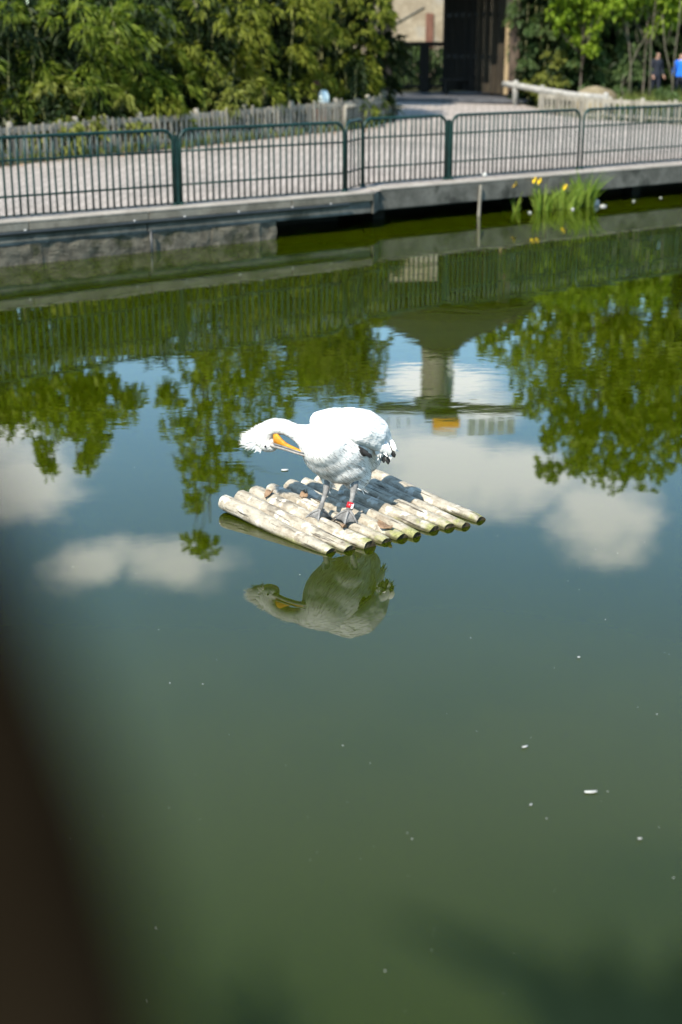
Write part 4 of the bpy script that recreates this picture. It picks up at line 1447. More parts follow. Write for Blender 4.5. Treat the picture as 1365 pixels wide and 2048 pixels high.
FR = [(660, 1113), (703, 1105), (738, 1098), (773, 1092), (803, 1083), (838, 1076), (867, 1069), (900, 1061), (931, 1057), (964, 1048)]
BK = [(449, 1004), (479, 996), (511, 988), (545, 980), (578, 974), (610, 968), (641, 963), (673, 958), (706, 953), (743, 950)]
raft_c = Vector((0.06, 10.08, 0.0))
RAFT_RZ = R(-56.8)
raft = thing('log_raft', 'floating raft of ten bleached round logs carrying the pelican', 'raft', raft_c, RAFT_RZ)
RAD = [0.060, 0.065, 0.071, 0.059, 0.066, 0.057, 0.064, 0.067, 0.054, 0.060]
inv = r_world(raft).inverted()
LOGTOP = []
for k in range(10):
    # the far left ends ride a little higher than the front right ends
    zb, zf = 0.074 - 0.003 * k, -0.026 + 0.008 * (k % 3)
    A, B = inv @ atz(*BK[k], zb), inv @ atz(*FR[k], zf)
    r = RAD[k]
    nseg, nr = 22, 16
    c = (A + B) / 2
    d = B - A
    ln = d.length
    x_ax = d.normalized()
    vs, fs = [], []
    sd = Vector((0, 1, 0))
    for i in range(nseg + 1):
        q = i / nseg
        x = (q - 0.5) * ln
        bend = 0.011 * math.sin(q * (2.2 + 0.5 * (k % 4)) + k * 1.7) + 0.005 * math.sin(q * (8 + k) + k * 2)
        for j in range(nr):
            th = 2 * math.pi * j / nr
            rr = r * (1.05 - (0.10 if k % 3 else -0.04) * q) * (1 + 0.08 * mnoise.noise(Vector((q * 7, math.cos(th) * 1.1, math.sin(th) * 1.1)) + Vector((k * 9.1, 0, 0))) + 0.04 * mnoise.noise(Vector((q * 22, math.cos(th) * 3, math.sin(th) * 3 + k))))
            if i == 0 or i == nseg:
                rr *= 0.93
            xx = x + (0.012 * mnoise.noise(Vector((math.cos(th) * 2, math.sin(th) * 2, k * 3.3))) if i in (0, nseg) else 0)
            vs.append((xx, math.cos(th) * rr + bend, math.sin(th) * rr))
        if i in (0, nseg):
            pass
    for i in range(nseg):
        for j in range(nr):
            q2 = (j + 1) % nr
            fs.append((i * nr + j, (i + 1) * nr + j, (i + 1) * nr + q2, i * nr + q2))
    m = MB().add(vs, fs)
    o = m.build('log', 'raft_log', raft, True)
    quat = Vector((1, 0, 0)).rotation_difference(x_ax)
    o.location = c
    o.rotation_mode = 'QUATERNION'
    o.rotation_quaternion = quat
    # end grain discs, a little cupped
    for e in (0, nseg):
        ring = [Vector(vs[e * nr + j]) for j in range(nr)]
        cen = sum(ring, Vector()) / nr
        ins = [cen + (p - cen) * 0.55 + Vector((-0.008 if e else 0.008, 0, 0)) for p in ring]
        f2 = [(j, (j + 1) % nr, nr + (j + 1) % nr, nr + j) for j in range(nr)] + [tuple(nr + j for j in range(nr))]
        if e == 0:
            f2 = [tuple(reversed(x)) for x in f2]
        MB().add(ring + ins, f2).build('end_grain', 'log_end' if e else 'raft_log', o)
    LOGTOP.append((A, B, r))
for x, zc in ((-0.5, -0.03), (0.35, -0.10)):
    MB().tube([(x, -0.55, zc), (x + .02, 0.55, zc - 0.02)], 0.05, 10).build('cross_beam', 'raft_log', raft, True)


def raft_top(x, y):
    """height of the log surface at a world point"""
    q = inv @ Vector((x, y, 0))
    bestz = -1.0
    for A, B, r in LOGTOP:
        f = (q.x - A.x) / (B.x - A.x)
        cy = A.y + (B.y - A.y) * f
        cz = A.z + (B.z - A.z) * f
        dy = abs(q.y - cy)
        if dy < r:
            bestz = max(bestz, cz + math.sqrt(r * r - dy * dy))
    return bestz


# bits lying on the raft
for k, (u, v, s, lab) in enumerate(((538, 1003, 0.055, 'curled brown leaf on the third log from the left'), (687, 1058, 0.05, 'brown leaf on the logs just below the pelican\'s feet'), (770, 1051, 0.075, 'curled brown leaf on the logs right of the ringed foot'), (608, 1000, 0.06, 'brown bark scrap left of the pelican\'s unringed foot'))):
    p = atz(u, v, 0.07)
    z = max(raft_top(p.x, p.y), 0.04)
    m = MB()
    n = 7
    ang = random.uniform(0, 6)
    vs, fs = [], []
    for i in range(n):
        q = i / (n - 1)
        w = s * 0.55 * math.sin(math.pi * (0.08 + 0.86 * q))
        c = Vector((math.cos(ang), math.sin(ang), 0)) * (q - 0.5) * 2 * s
        sd = Vector((-math.sin(ang), math.cos(ang), 0)) * w
        up = 0.018 * math.sin(q * 5 + k) + 0.008
        vs += [c - sd + Vector((0, 0, up + 0.016)), c + Vector((0, 0, up * 0.5)), c + sd + Vector((0, 0, up + 0.02))]
    for i in range(n - 1):
        for j in range(2):
            a = i * 3 + j
            fs.append((a, a + 1, a + 4, a + 3))
    o = m.add(vs, fs).build('fallen_leaf', 'dead_leaf', None, True)
    sm = o.modifiers.new('thick', 'SOLIDIFY')
    sm.thickness = 0.003
    o.location = (p.x, p.y, z)
    tag(o, lab, 'leaf', 'dry leaves on the raft')
p = atz(682, 989, 0.09)
rock('feather_ball', 'white down ball on the logs between the pelican\'s legs', (p.x, p.y, max(0.06, raft_top(p.x, p.y)) + 0.012), (0.024, 0.02, 0.017), 'white_foam', None, 31, 'down')

# ------------------------------------------------------------------ the pelican
t = NT('plumage')
g_ = t.new('NewGeometry')
n = t.noise(t.world(), 9, 3, 0.5)
col = t.mix(t.rmap(n, 0.35, 0.7), (0.72, 0.705, 0.67), (0.62, 0.605, 0.575))
col = t.mix(1.0, col, t.ramp(g_.outputs['Random Per Island'], [(0.0, (0.90, 0.90, 0.90)), (0.3, (0.99, 0.99, 0.99)), (1.0, (1.04, 1.04, 1.04))]), 'MULTIPLY')
t.put(t.p.inputs['Base Color'], col)
t.p.inputs['Sheen Weight'].default_value = 0.15
t.done('plumage', 0.9, 0.1)
rough_mat('under_plumage', (0.50, 0.49, 0.465), (0.60, 0.59, 0.565), 18, 0.95, 0.3, 0.004, spec=0.1)
rough_mat('dark_feather', (0.016, 0.016, 0.016), (0.040, 0.038, 0.036), 20, 0.7, 0.2, 0.002)
rough_mat('grey_feather', (0.10, 0.095, 0.085), (0.22, 0.21, 0.19), 20, 0.8, 0.2, 0.002)
rough_mat('pouch_skin', (0.42, 0.165, 0.010), (0.52, 0.25, 0.022), 22, 0.5, 0.5, 0.004, spec=0.3, c3=(0.38, 0.10, 0.01))
rough_mat('bill_horn', (0.20, 0.175, 0.16), (0.36, 0.33, 0.30), 18, 0.4, 0.2, 0.002, spec=0.5)
rough_mat('leg_skin', (0.12, 0.115, 0.11), (0.23, 0.225, 0.215), 25, 0.6, 0.5, 0.002)
rough_mat('ring_red', (0.38, 0.008, 0.014), (0.46, 0.012, 0.02), 10, 0.35, 0.0, spec=0.5)
rough_mat('ring_white', (0.75, 0.72, 0.70), (0.80, 0.78, 0.76), 10, 0.5, 0.0)
rough_mat('eye', (0.01, 0.008, 0.006), (0.02, 0.012, 0.01), 10, 0.1, 0.0, spec=0.6)

PEL_Y = 9.98
pel = thing('pelican', 'white pelican preening with its bill tucked to the breast, standing on the raft', 'pelican', (-0.06, 10.06, 0.08))
PI_ = r_world(pel).inverted()


def pp(u, v, Y):
    # stations were first measured nearer; the mirror image fixes the true depth of body, head and feet
    sh = 0.21 + 0.27 * min(1.0, max(0.0, (622 - u) / 80.0))
    if v > 955:
        sh += (0.09 - sh) * min(1.0, (v - 955) / 60.0)
    return PI_ @ aty(u, v, Y + sh)


HD = Vector((-0.62, -0.78, 0)).normalized()        # where the bird faces
LF = Vector((-HD.y * -1, 0, 0))
LF = Vector((0.78, -0.62, 0)).normalized()         # its left side


def ellipsoid(bm, c, ax, ay, az, rx, ry, rz, sub=3):
    r = bmesh.ops.create_icosphere(bm, subdivisions=sub, radius=1)
    for vv in r['verts']:
        q = vv.co.copy()
        vv.co = Vector(c) + ax * q.x * rx + ay * q.y * ry + az * q.z * rz


def chain(bm, pts, n=7):
    """beads between (u,v,Y,r) stations"""
    for (a, b) in zip(pts[:-1], pts[1:]):
        for k in range(n + 1):
            f = k / n
            c = pp(*[a[i] + (b[i] - a[i]) * f for i in range(3)])
            r = a[3] + (b[3] - a[3]) * f
            ellipsoid(bm, c, Vector((1, 0, 0)), Vector((0, 1, 0)), Vector((0, 0, 1)), r, r, r, 2)


def blob_mesh(build, voxel, smooth_iter):
    bm = bmesh.new()
    build(bm)
    me = bpy.data.meshes.new('tmp')
    bm.to_mesh(me)
    bm.free()
    o = bpy.data.objects.new('tmp', me)
    COL.objects.link(o)
    rmod = o.modifiers.new('r', 'REMESH')
    rmod.mode = 'VOXEL'
    rmod.voxel_size = voxel
    rmod.use_smooth_shade = True
    s = o.modifiers.new('s', 'SMOOTH')
    s.factor = 0.6
    s.iterations = smooth_iter
    dg = bpy.context.evaluated_depsgraph_get()
    em = bpy.data.meshes.new_from_object(o.evaluated_get(dg))
    bpy.data.objects.remove(o)
    for p_ in em.polygons:
        p_.use_smooth = True
    return em


UPV = Vector((0, 0, 1))
tilt = Vector((HD.x, HD.y, 0.18)).normalized()
up_t = LF.cross(tilt).normalized()
if up_t.z < 0:
    up_t = -up_t


def torso(bm):
    ellipsoid(bm, pp(680, 893, 10.02), tilt, LF, up_t, 0.345, 0.245, 0.255)
    ellipsoid(bm, pp(650, 888, 9.86), tilt, LF, up_t, 0.19, 0.185, 0.18)      # breast
    ellipsoid(bm, pp(692, 930, 9.98), HD, LF, UPV, 0.20, 0.165, 0.135)         # belly
    ellipsoid(bm, pp(712, 948, 10.02), HD, LF, UPV, 0.13, 0.11, 0.12)
    ellipsoid(bm, pp(727, 915, 10.20), HD, LF, UPV, 0.17, 0.12, 0.13)          # rump
    chain(bm, [(640, 886, 9.84, 0.135), (613, 873, 9.80, 0.086), (592, 864, 9.79, 0.060), (571, 854, 9.79, 0.058), (550, 853, 9.79, 0.066), (535, 861, 9.79, 0.072), (524, 876, 9.79, 0.074)])
    # head, crown down and to the left, face towards the bill
    chain(bm, [(520, 876, 9.79, 0.070), (532, 887, 9.78, 0.066), (543, 891, 9.77, 0.050)], 4)
    chain(bm, [(655, 950, 9.97, 0.06), (656, 972, 9.97, 0.028)], 3)
    chain(bm, [(708, 950, 9.96, 0.065), (709, 976, 9.95, 0.032)], 3)
    chain(bm, [(715, 960, 10.0, 0.06), (722, 976, 10.0, 0.026)], 3)


body_me = blob_mesh(torso, 0.012, 9)
body_me.materials.append(MATS['under_plumage'])
body = inst('body', body_me, pel)


def wing_near(bm):
    # arm of the left wing: over the back, then drooping on the right
    chain(bm, [(668, 840, 9.92, 0.075), (700, 838, 9.90, 0.085), (732, 843, 9.92, 0.085), (757, 856, 9.98, 0.070), (768, 874, 10.02, 0.052), (776, 892, 10.04, 0.030)], 7)
    chain(bm, [(690, 862, 9.84, 0.06), (715, 870, 9.84, 0.06), (742, 880, 9.90, 0.055), (760, 893, 9.96, 0.040)], 6)
    chain(bm, [(700, 850, 9.86, 0.07), (730, 860, 9.87, 0.075), (755, 872, 9.94, 0.06)], 6)


wn_me = blob_mesh(wing_near, 0.010, 8)
wn_me.materials.append(MATS['under_plumage'])
wing_n = inst('wing', wn_me, pel)
wing_n['label'] = 'half open drooping left wing with dark tips'


def wing_far(bm):
    chain(bm, [(634, 840, 9.93, 0.055), (648, 838, 9.98, 0.066), (668, 836, 10.10, 0.075), (700, 838, 10.20, 0.08), (735, 846, 10.32, 0.07), (760, 862, 10.42, 0.05)], 7)


wf_me = blob_mesh(wing_far, 0.010, 8)
wf_me.materials.append(MATS['under_plumage'])
wing_f = inst('wing', wf_me, pel)


def feather_coat(me, parent, name, n, flow, length, width, lift, mat='plumage', keep=None, wav=0.25):
    """narrow overlapping feathers over a surface, laid along flow(p, nrm) -> vector"""
    me.calc_loop_triangles()
    nv = len(me.vertices)
    V = np.empty(nv * 3, np.float32)
    me.vertices.foreach_get('co', V)
    V = V.reshape(-1, 3)
    Tn = len(me.loop_triangles)
    T = np.empty(Tn * 3, np.int32)
    me.loop_triangles.foreach_get('vertices', T)
    T = T.reshape(-1, 3)
    e1, e2 = V[T[:, 1]] - V[T[:, 0]], V[T[:, 2]] - V[T[:, 0]]
    cr = np.cross(e1, e2)
    ar = np.linalg.norm(cr, axis=1)
    pick = rng.choice(Tn, n, p=ar / ar.sum())
    a, b = rng.uniform(0, 1, n), rng.uniform(0, 1, n)
    fl = a + b > 1
    a[fl], b[fl] = 1 - a[fl], 1 - b[fl]
    P = V[T[pick, 0]] + e1[pick] * a[:, None] + e2[pick] * b[:, None]
    Nn = unit(cr[pick])
    bv = BVHTree.FromPolygons([Vector(x) for x in V], [tuple(int(i) for i in x) for x in T])
    vs, fs = [], []
    for k in range(n):
        p, nn = Vector(P[k]), Vector(Nn[k])
        if keep and not keep(p):
            continue
        f = Vector(flow(p, nn))
        f = f - nn * f.dot(nn)
        if f.length < 1e-4:
            continue
        f.normalize()
        f = (f + nn.cross(f) * random.gauss(0, wav)).normalized()
        L = length(p) * random.uniform(0.7, 1.25)
        W = width(p) * random.uniform(0.7, 1.2)
        o = len(vs)
        q = p
        rows = 4
        for j in range(rows):
            s = j / (rows - 1)
            c = p + f * L * s
            hit = bv.find_nearest(c)
            if hit[0] is not None:
                base, nh = hit[0], hit[1]
                if nh.dot(nn) < 0:
                    nh = -nh
                c2 = base + nh * (0.002 + lift * (s ** 1.3) * random.uniform(.8, 1.2))
                # keep hanging free where the body falls away
                if (c2 - c).length < 0.5 * L:
                    c = c2
                nn_ = nh
            else:
                nn_ = nn
            side = f.cross(nn_).normalized()
            w = W * (0.75, 1.0, 0.8, 0.12)[j]
            vs += [c - side * w * 0.5, c + side * w * 0.5 ]
        for j in range(rows - 1):
            i = o + j * 2
            fs.append((i, i + 1, i + 3, i + 2))
    me2 = np_mesh(name, np.array([tuple(x) for x in vs]), np.array(fs), mat)
    ob = inst(name, me2, parent)
    ob['kind'] = 'stuff'
    return ob


neck_axis = [pp(*x) for x in ((524, 878, 9.79), (535, 860, 9.79), (550, 853, 9.79), (570, 853, 9.79), (590, 859, 9.79), (615, 866, 9.80), (640, 874, 9.84))]


def flow_body(p, nn):
    # on the neck feathers point from head to body, elsewhere back and down
    best_i, bd = 0, 9
    for i, q in enumerate(neck_axis):
        dd = (p - q).length
        if dd < bd:
            best_i, bd = i, dd
    back = -HD * 0.75 + Vector((0.25, 0, -0.75))
    if bd < 0.13 and best_i < 5:
        i = min(best_i, len(neck_axis) - 2)
        return (neck_axis[i + 1] - neck_axis[i]).normalized() * 1.0 + Vector((0, 0, -0.15))
    return back


neck_lim = neck_axis[4].x + 0.02
feather_coat(body_me, body, 'body_feathers', 8200, flow_body,
             lambda p: 0.035 if p.x < neck_lim else 0.062, lambda p: 0.010 if p.x < neck_lim else 0.0125, 0.0032)


rough_mat('shaft_shade', (0.22, 0.21, 0.185), (0.38, 0.365, 0.325), 20, 0.9, 0.1, 0.002, spec=0.1)  # grey shafts, also standing in for shadows between the breast feathers


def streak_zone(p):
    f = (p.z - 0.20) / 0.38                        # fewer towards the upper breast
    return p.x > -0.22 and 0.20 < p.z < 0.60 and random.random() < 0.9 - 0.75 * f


feather_coat(body_me, body, 'streak_feathers', 3600, flow_body, lambda p: 0.070, lambda p: 0.0030, 0.0085, 'shaft_shade', streak_zone, 0.10)


def flow_wing(p, nn):
    return -HD * 0.55 + Vector((0.35, -0.05, -0.55)) + Vector((0, 0, -0.5)) * max(0, (p.x - 0.1) * 3)


feather_coat(wn_me, wing_n, 'wing_coverts', 1500, flow_wing, lambda p: 0.085, lambda p: 0.030, 0.0065, wav=0.12)
feather_coat(wf_me, wing_f, 'wing_coverts', 1100, flow_wing, lambda p: 0.08, lambda p: 0.030, 0.006, wav=0.12)


def quill(p0, p1, w, mat, name, parent, curl=0.02, tipw=0.35, nrm=(0, -1, 0.2)):
    """one large feather with a rounded end, slightly cupped"""
    p0, p1 = Vector(p0), Vector(p1)
    d = p1 - p0
    nrm = Vector(nrm).normalized()
    sd = d.cross(nrm).normalized()
    nv = sd.cross(d).normalized()
    vs, fs = [], []
    n = 7
    for i in range(n):
        q = i / (n - 1)
        c = p0 + d * q + nv * curl * math.sin(q * math.pi)
        ww = w * (0.55 + 0.45 * math.sin(min(q * 1.6, 1) * math.pi / 2)) * (1 if q < 0.8 else math.sqrt(max(0.03, 1 - ((q - 0.8) / 0.205) ** 2)))
        vs += [c - sd * ww * 0.5 - nv * 0.004, c + nv * 0.003, c + sd * ww * 0.5 - nv * 0.004]
    for i in range(n - 1):
        for j in range(2):
            a = i * 3 + j
            fs.append((a, a + 1, a + 4, a + 3))
    return MB().add(vs, fs).build(name, mat, parent, True)


# hanging secondaries along the lower edge of the near wing, dark primaries at its tip
for k in range(15):
    f = k / 14
    u0, v0 = 694 + 74 * f, 858 + 22 * f
    u1, v1 = 700 + 74 * f + 6, 880 + 30 * f + random.uniform(-2, 2)
    quill(pp(u0, v0, 9.835 + 0.13 * f), pp(u1, v1, 9.80 + 0.15 * f), 0.050, 'plumage', 'secondary_feather', wing_n)
for k in range(9):
    f = k / 8
    quill(pp(752 + 26 * f, 868 + 6 * f, 9.95 + 0.08 * f), pp(757 + 31 * f, 911 + random.uniform(-4, 6) - 8 * f * f, 9.93 + 0.1 * f), 0.042, 'plumage', 'primary_feather', wing_n)
for (a, b, c, d_, mt) in ((764, 892, 763, 922, 'grey_feather'), (767, 893, 768, 926, 'dark_feather'), (771, 894, 772, 921, 'grey_feather'), (774, 896, 777, 929, 'dark_feather'), (760, 893, 757, 912, 'grey_feather'), (780, 892, 790, 915, 'dark_feather'), (777, 893, 781, 921, 'plumage'), (783, 880, 791, 903, 'plumage')):
    quill(pp(a, b, 10.0), pp(c, d_, 9.97), 0.034, mt, 'primary_feather', wing_n)
for (a, b, c, d_) in ((712, 896, 730, 906), (717, 893, 738, 910), (725, 902, 745, 915), (716, 899, 733, 912)):
    quill(pp(a, b, 9.815), pp(c, d_, 9.85), 0.030, 'dark_feather', 'hidden_feather', wing_n, 0.006)
# small tuft on the back, loose feathers
for k in range(7):
    quill(pp(694 + 2 * k, 823, 9.97), pp(696 + 3 * k, 815 + abs(k - 3) * 1.2, 10.0), 0.025, 'plumage', 'back_feather', body, 0.004)

# shaggy crest
vs, fs = [], []
hc = pp(527, 876, 9.79)
for k in range(950):
    ang = random.uniform(R(95), R(262))
    rr = random.uniform(0.045, 0.078)
    c0 = hc + Vector((math.cos(ang) * rr * 1.05, random.uniform(-0.055, 0.055), math.sin(ang) * rr * 1.05))
    long_ = max(0.15, math.exp(-((ang - R(188)) / R(38)) ** 2))
    L = (0.02 + 0.085 * long_) * random.uniform(0.6, 1.2)
    dirv = Vector((math.cos(ang) * 0.9 - 0.25, random.uniform(-.45, .3), math.sin(ang) * 0.75 + random.uniform(-.25, .25))).normalized()
    sd = dirv.cross(Vector((0, -1, 0.2))).normalized() * random.uniform(0.0016, 0.0034)
    bend = Vector((0, 0, random.uniform(-0.012, 0.012)))
    o = len(vs)
    vs += [c0 - sd, c0 + sd, c0 + dirv * L * .55 + sd * .8 + bend, c0 + dirv * L * .55 - sd * .8 + bend, c0 + dirv * L]
    fs += [(o, o + 1, o + 2), (o, o + 2, o + 3), (o + 3, o + 2, o + 4)]
crest = inst('crest', np_mesh('crest', np.array([tuple(x) for x in vs]), np.array(fs), 'plumage'), pel)
# ruffled nape along the top of the neck
vs, fs = [], []
for k in range(330):
    f = random.random()
    u, v = 512 + 60 * f, 857 - 21 * math.sin(min(1.0, f * 1.35) * math.pi / 2)
    c0 = pp(u, v + 3, 9.79 + random.uniform(-.04, .04))
    dirv = Vector((-0.35 + random.uniform(-.5, .5), random.uniform(-.3, .3), 0.8)).normalized()
    L = random.uniform(0.012, 0.030) * (1.15 - f)
    sd = Vector((0.0018, 0.001, 0))
    o = len(vs)
    vs += [c0 - sd, c0 + sd, c0 + dirv * L]
    fs.append((o, o + 1, o + 2))
inst('nape_ruff', np_mesh('nape_ruff', np.array([tuple(x) for x in vs]), np.array(fs), 'plumage'), pel)

# bill: horny upper half below, orange pouch above (the head is upside down)
bill = MB()
st_ = [(541, 889, 9.745, 0.030, 0.022), (550, 891, 9.735, 0.030, 0.020), (570, 897, 9.72, 0.028, 0.016), (590, 904, 9.715, 0.026, 0.014), (606, 909, 9.73, 0.024, 0.013), (622, 914, 9.77, 0.020, 0.011)]
vs, fs = [], []
nr = 12
ax = (pp(606, 909, 9.73) - pp(550, 891, 9.735)).normalized()
sdv = Vector((0, -1, 0.15)).normalized()
nv = ax.cross(sdv).normalized()
for (u, v, Y, wd_, hg) in st_:
    c = pp(u, v, Y)
    for j in range(nr):
        th = 2 * math.pi * j / nr
        vs.append(c + sdv * math.cos(th) * wd_ + nv * math.sin(th) * hg)
for i in range(len(st_) - 1):
    for j in range(nr):
        q = (j + 1) % nr
        fs.append((i * nr + j, i * nr + q, (i + 1) * nr + q, (i + 1) * nr + j))
fs += [tuple(range(nr)), tuple((len(st_) - 1) * nr + j for j in range(nr))[::-1]]
bl = bill.add(vs, fs).build('bill', 'bill_horn', pel, True)
MB().tube([pp(548, 887.5, 9.700), pp(570, 894, 9.690), pp(590, 901, 9.687), pp(608, 906, 9.70)], [0.006, 0.0055, 0.005, 0.004], 6).build('bill_ridge', 'leg_skin', bl, True)
vs, fs = [], []
top = [(546, 868), (549, 865.5), (554, 866), (559, 871), (565, 878), (573, 885), (583, 891), (594, 896), (606, 902), (620, 908)]
low = [(547, 884), (550, 888), (554, 889.5), (559, 891), (565, 893), (573, 896), (583, 899), (594, 903), (606, 907), (620, 911)]
for k, ((u0, v0), (u1, v1)) in enumerate(zip(top, low)):
    f = k / 9
    th_ = 0.034 * (1 - 0.45 * f) * (0.35 if k == 0 else 1)
    Yc = 9.75 - 0.02 * math.sin(f * 3)
    a, b = pp(u0, v0, Yc), pp(u1, v1, Yc)
    for j in range(10):
        th = 2 * math.pi * j / 10
        c = a.lerp(b, 0.5 - 0.5 * math.cos(th))
        vs.append(c + Vector((0, -1, 0)) * math.sin(th) * th_)
for i in range(9):
    for j in range(10):
        q = (j + 1) % 10
        fs.append((i * 10 + j, (i + 1) * 10 + j, (i + 1) * 10 + q, i * 10 + q))
fs += [tuple(range(10)), tuple(90 + j for j in range(10))[::-1]]
MB().add(vs, fs).build('pouch', 'pouch_skin', bl, True)
e = pp(531, 893, 9.716)
MB().lathe([(0.002, -0.009), (0.007, -0.005), (0.009, 0), (0.007, 0.005), (0.002, 0.009)], e, 10).build('eye', 'eye', pel, True)

# legs and webbed feet
def leg(top_uv, knee_uv, ank_uv, Y, toes, lab, ring=False):
    a, k_, an = pp(*top_uv, Y), pp(*knee_uv, Y), pp(*ank_uv, Y - 0.005)
    lg = MB().tube([a + Vector((0, 0, 0.05)), a, a.lerp(k_, 0.5), k_, k_.lerp(an, 0.5), an], [0.034, 0.030, 0.023, 0.019, 0.0165, 0.021], 10).build('leg', 'leg_skin', pel, True)
    if lab:
        lg['label'] = lab
    tips = []
    wa = r_world(pel) @ an
    m = MB()
    for (u, v) in toes:
        w = atz(u, v, 0.085)
        z = max(raft_top(w.x, w.y), 0.055) + 0.010
        tip = PI_ @ Vector((w.x, w.y, z))
        tips.append(tip)
    tubes = MB()
    for tip in tips:
        mid = an.lerp(tip, 0.5) + Vector((0, 0, 0.012))
        tubes.tube([an + Vector((0, 0, 0.005)), mid, tip, tip + (tip - mid).normalized() * 0.014 + Vector((0, 0, -0.006))], [0.013, 0.009, 0.007, 0.002], 8)
    tubes.tube([an, an + Vector((0.03, 0.045, -0.012))], [0.010, 0.004], 6)
    ft = tubes.build('foot', 'leg_skin', lg, True)
    # webs between neighbouring toes
    vs, fs = [], []
    for ta, tb in zip(tips[:-1], tips[1:]):
        o = len(vs)
        n = 5
        for i in range(n):
            f = i / (n - 1)
            e_ = ta.lerp(tb, f)
            sag = 0.18 * math.sin(math.pi * f)
            e_ = e_.lerp(an, sag * 0.6)
            vs += [an + Vector((0, 0, 0.004)), an.lerp(e_, 0.5) + Vector((0, 0, 0.010 - 0.008 * math.sin(math.pi * f))), e_ + Vector((0, 0, 0.001))]
        for i in range(n - 1):
            for j in range(2):
                a_ = o + i * 3 + j
                fs.append((a_, a_ + 1, a_ + 4, a_ + 3))
    wb = MB().add(vs, fs).build('web', 'leg_skin', ft, True)
    sm = wb.modifiers.new('thick', 'SOLIDIFY')
    sm.thickness = 0.004
    if ring:
        c0, c1 = k_.lerp(an, 0.40), k_.lerp(an, 0.86)
        rg = MB().tube([c0, c0.lerp(c1, .5), c1], 0.027, 16).build('leg_ring', 'ring_red', lg, True)
        # white code marks on the ring
        ad = (c1 - c0)
        rt = Vector((1, 0, 0))
        mk = MB()
        for q in (0.22, 0.5, 0.78):
            c = c0 + ad * q
            pts = [(-.012, .006), (-.006, -.006), (0, .004), (.006, -.006), (.012, .006)]
            for (x0, z0), (x1, z1) in zip(pts[:-1], pts[1:]):
                def on(x, z):
                    an_ = R(38) + x / 0.0275
                    return c + Vector((math.sin(an_) * 0.0278, -math.cos(an_) * 0.0278, z))
                mk.tube([on(x0, z0), on(x1, z1)], 0.0026, 5)
        mk.build('ring_code', 'ring_white', rg)


leg((655, 968), (650, 990), (641, 1019), 9.965, [(614, 1032), (637, 1040), (662, 1029)], 'grey leg in the sun without a ring')
leg((709, 974), (705, 996), (698, 1020), 9.945, [(668, 1031), (690, 1043), (714, 1040)], 'shaded grey leg with a red ring', True)

# ------------------------------------------------------------------ feathers and specks on the water
def float_feather(u, v, L, W, ang, label, mat='white_foam'):
    p = atz(u, v, 0.004)
    vs, fs = [], []
    n = 7
    for i in range(n):
        q = i / (n - 1)
        w = W * math.sin(math.pi * (0.05 + 0.9 * q)) ** 0.8
        c = Vector((math.cos(ang), math.sin(ang), 0)) * (q - .5) * L
        sd = Vector((-math.sin(ang), math.cos(ang), 0)) * w * .5
        vs += [c - sd, c + Vector((0, 0, .006)), c + sd]
    for i in range(n - 1):
        for j in range(2):
            a = i * 3 + j
            fs.append((a, a + 1, a + 4, a + 3))
    o = MB().add(vs, fs).build('floating_feather', mat, None, True)
    o.location = p
    sm = o.modifiers.new('thick', 'SOLIDIFY')
    sm.thickness = 0.002
    return tag(o, label, 'feather', 'feathers on the water')


float_feather(1182, 1584, 0.062, 0.022, 0.1, 'oval white feather floating at the lower right')
float_feather(1050, 1494, 0.034, 0.012, 0.5, 'small curled pale feather floating above left of the oval one')
float_feather(570, 940, 0.06, 0.05, 0.2, 'pale leaf like feather floating behind the raft under the pelican\'s head')
float_feather(1062, 1610, 0.016, 0.010, 1.0, 'tiny white feather floating below left of the oval one')
float_feather(1158, 1315, 0.014, 0.010, 0.3, 'tiny white feather floating below the right corner of the raft')
float_feather(1280, 1678, 0.018, 0.005, 0.1, 'thin pale feather floating near the right edge')
vs, fs = [], []
for k in range(85):
    v = 900 + 1130 * random.random()
    u = random.uniform(60, 1360)
    p = atz(u, v, 0.003)
    s = random.choice((0.0015, 0.0015, 0.002, 0.0025, 0.004))
    o = len(vs)
    vs += [p + Vector((-s, 0, 0)), p + Vector((0, -s, 0)), p + Vector((s, 0, 0)), p + Vector((0, s, 0)), p + Vector((0, 0, s))]
    fs += [(o, o + 1, o + 4), (o + 1, o + 2, o + 4), (o + 2, o + 3, o + 4), (o + 3, o, o + 4)]
sk_ = MB().add(vs, fs).build('floating_specks', 'white_foam')
tag(sk_, 'tiny white specks scattered over the green water', 'specks', kind='stuff')

# ------------------------------------------------------------------ close to the lens: post and leaves
fp = thing('timber_post', 'dark leaning timber post close to the lens at the left edge', 'post', (-0.115, 0.12, 1.85))
pts = [aty(u, v, Y) for u, v, Y in ((-310, 880, .34), (-205, 1080, .33), (-110, 1350, .315), (15, 1700, .30), (95, 2050, .285), (130, 2400, .27))]
last = pts[-1]
pts.append(Vector((last.x + 0.01, last.y - 0.06, 2.7)))
pts.append(Vector((-0.115, 0.12, 1.80)))
MB().tube(pts, [0.027, 0.027, 0.028, 0.0285, 0.030, 0.032, 0.045, 0.05], 12).build('shaft', 'near_wood', fp, True, world=True)


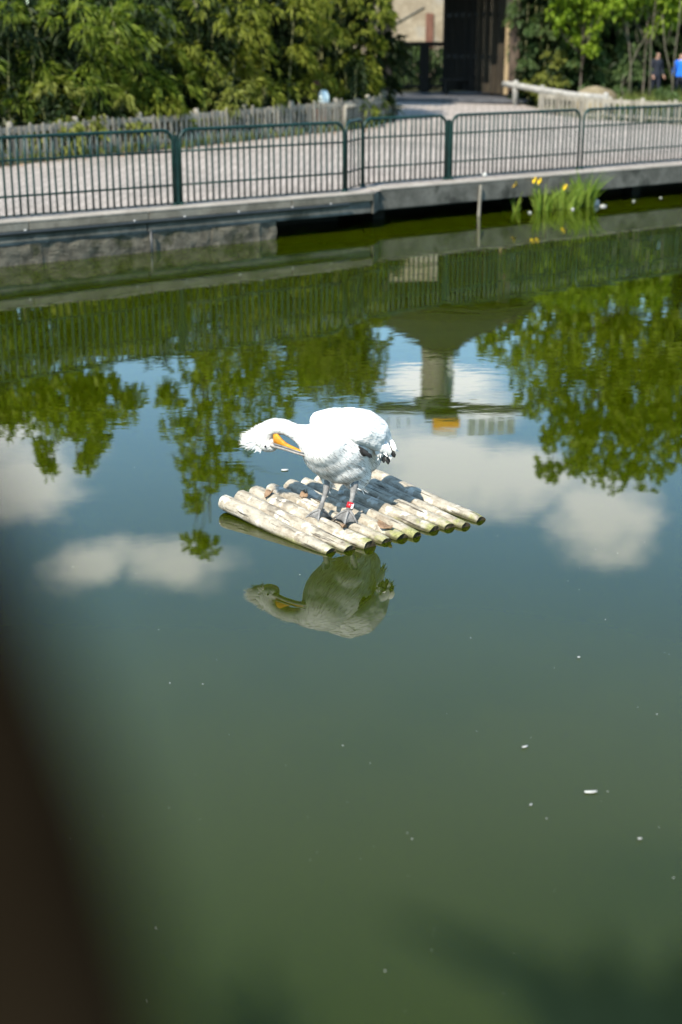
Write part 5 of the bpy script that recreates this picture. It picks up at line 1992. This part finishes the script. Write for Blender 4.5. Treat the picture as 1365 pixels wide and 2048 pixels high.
def near_plant(label, base, blades):
    """a tuft of long strap leaves; each blade is a part"""
    root = thing('bank_plant', label, 'plant', base, 0, 'plants on the near bank')
    for pts, w in blades:
        pts = [Vector(base) + Vector((random.uniform(-.02, .02), random.uniform(-.02, .02), 0))] + pts
        vs, fs = [], []
        n = len(pts)
        for i, p in enumerate(pts):
            d = (pts[min(i + 1, n - 1)] - pts[max(i - 1, 0)]).normalized()
            sd = d.cross(Vector((0.1, -0.8, 0.6))).normalized() * w * (1 - (i / (n - 1)) ** 2 * 0.9)
            vs += [p - sd, p + Vector((0, 0.004, -0.004)), p + sd]
        for i in range(n - 1):
            for j in range(2):
                k = i * 3 + j
                fs.append((k, k + 1, k + 4, k + 3))
        MB().add(vs, fs).build('leaf', 'dark_leaf', root, True, world=True)
    return root


NY = 0.70
near_plant('blurred dark strap leaved plant at the lower right corner, close to the lens', (0.16, 0.40, 1.6),
           [([aty(1330, 2180, NY), aty(1180, 2030, NY), aty(1000, 1925, NY), aty(770, 1830, NY)], 0.023),
            ([aty(1330, 2200, NY), aty(1260, 2060, NY), aty(1120, 1990, NY), aty(1000, 1960, NY)], 0.032),
            ([aty(1330, 2200, NY), aty(1260, 2040, NY), aty(1215, 1930, NY), aty(1190, 1860, NY)], 0.021),
            ([aty(1400, 2200, NY), aty(1400, 2050, NY), aty(1385, 1940, NY), aty(1365, 1880, NY)], 0.028),
            ([aty(1250, 2200, NY), aty(1170, 2100, NY), aty(1120, 2010, NY), aty(1090, 1900, NY)], 0.021),
            ([aty(1430, 2200, NY), aty(1380, 2080, NY), aty(1290, 2010, NY), aty(1180, 1985, NY)], 0.037),
            ([aty(1400, 2220, NY), aty(1300, 2120, NY), aty(1180, 2070, NY), aty(1040, 2040, NY)], 0.037)])
near_plant('blurred small dark sprig at the bottom edge, close to the lens', (-0.03, 0.42, 1.5),
           [([aty(540, 2250, .62), aty(530, 2100, .62), aty(520, 1980, .62), aty(512, 1900, .62)], 0.013),
            ([aty(540, 2250, .62), aty(560, 2110, .62), aty(600, 2040, .62), aty(640, 2010, .62)], 0.012),
            ([aty(530, 2250, .62), aty(500, 2100, .62), aty(450, 2020, .62), aty(400, 1985, .62)], 0.010)])
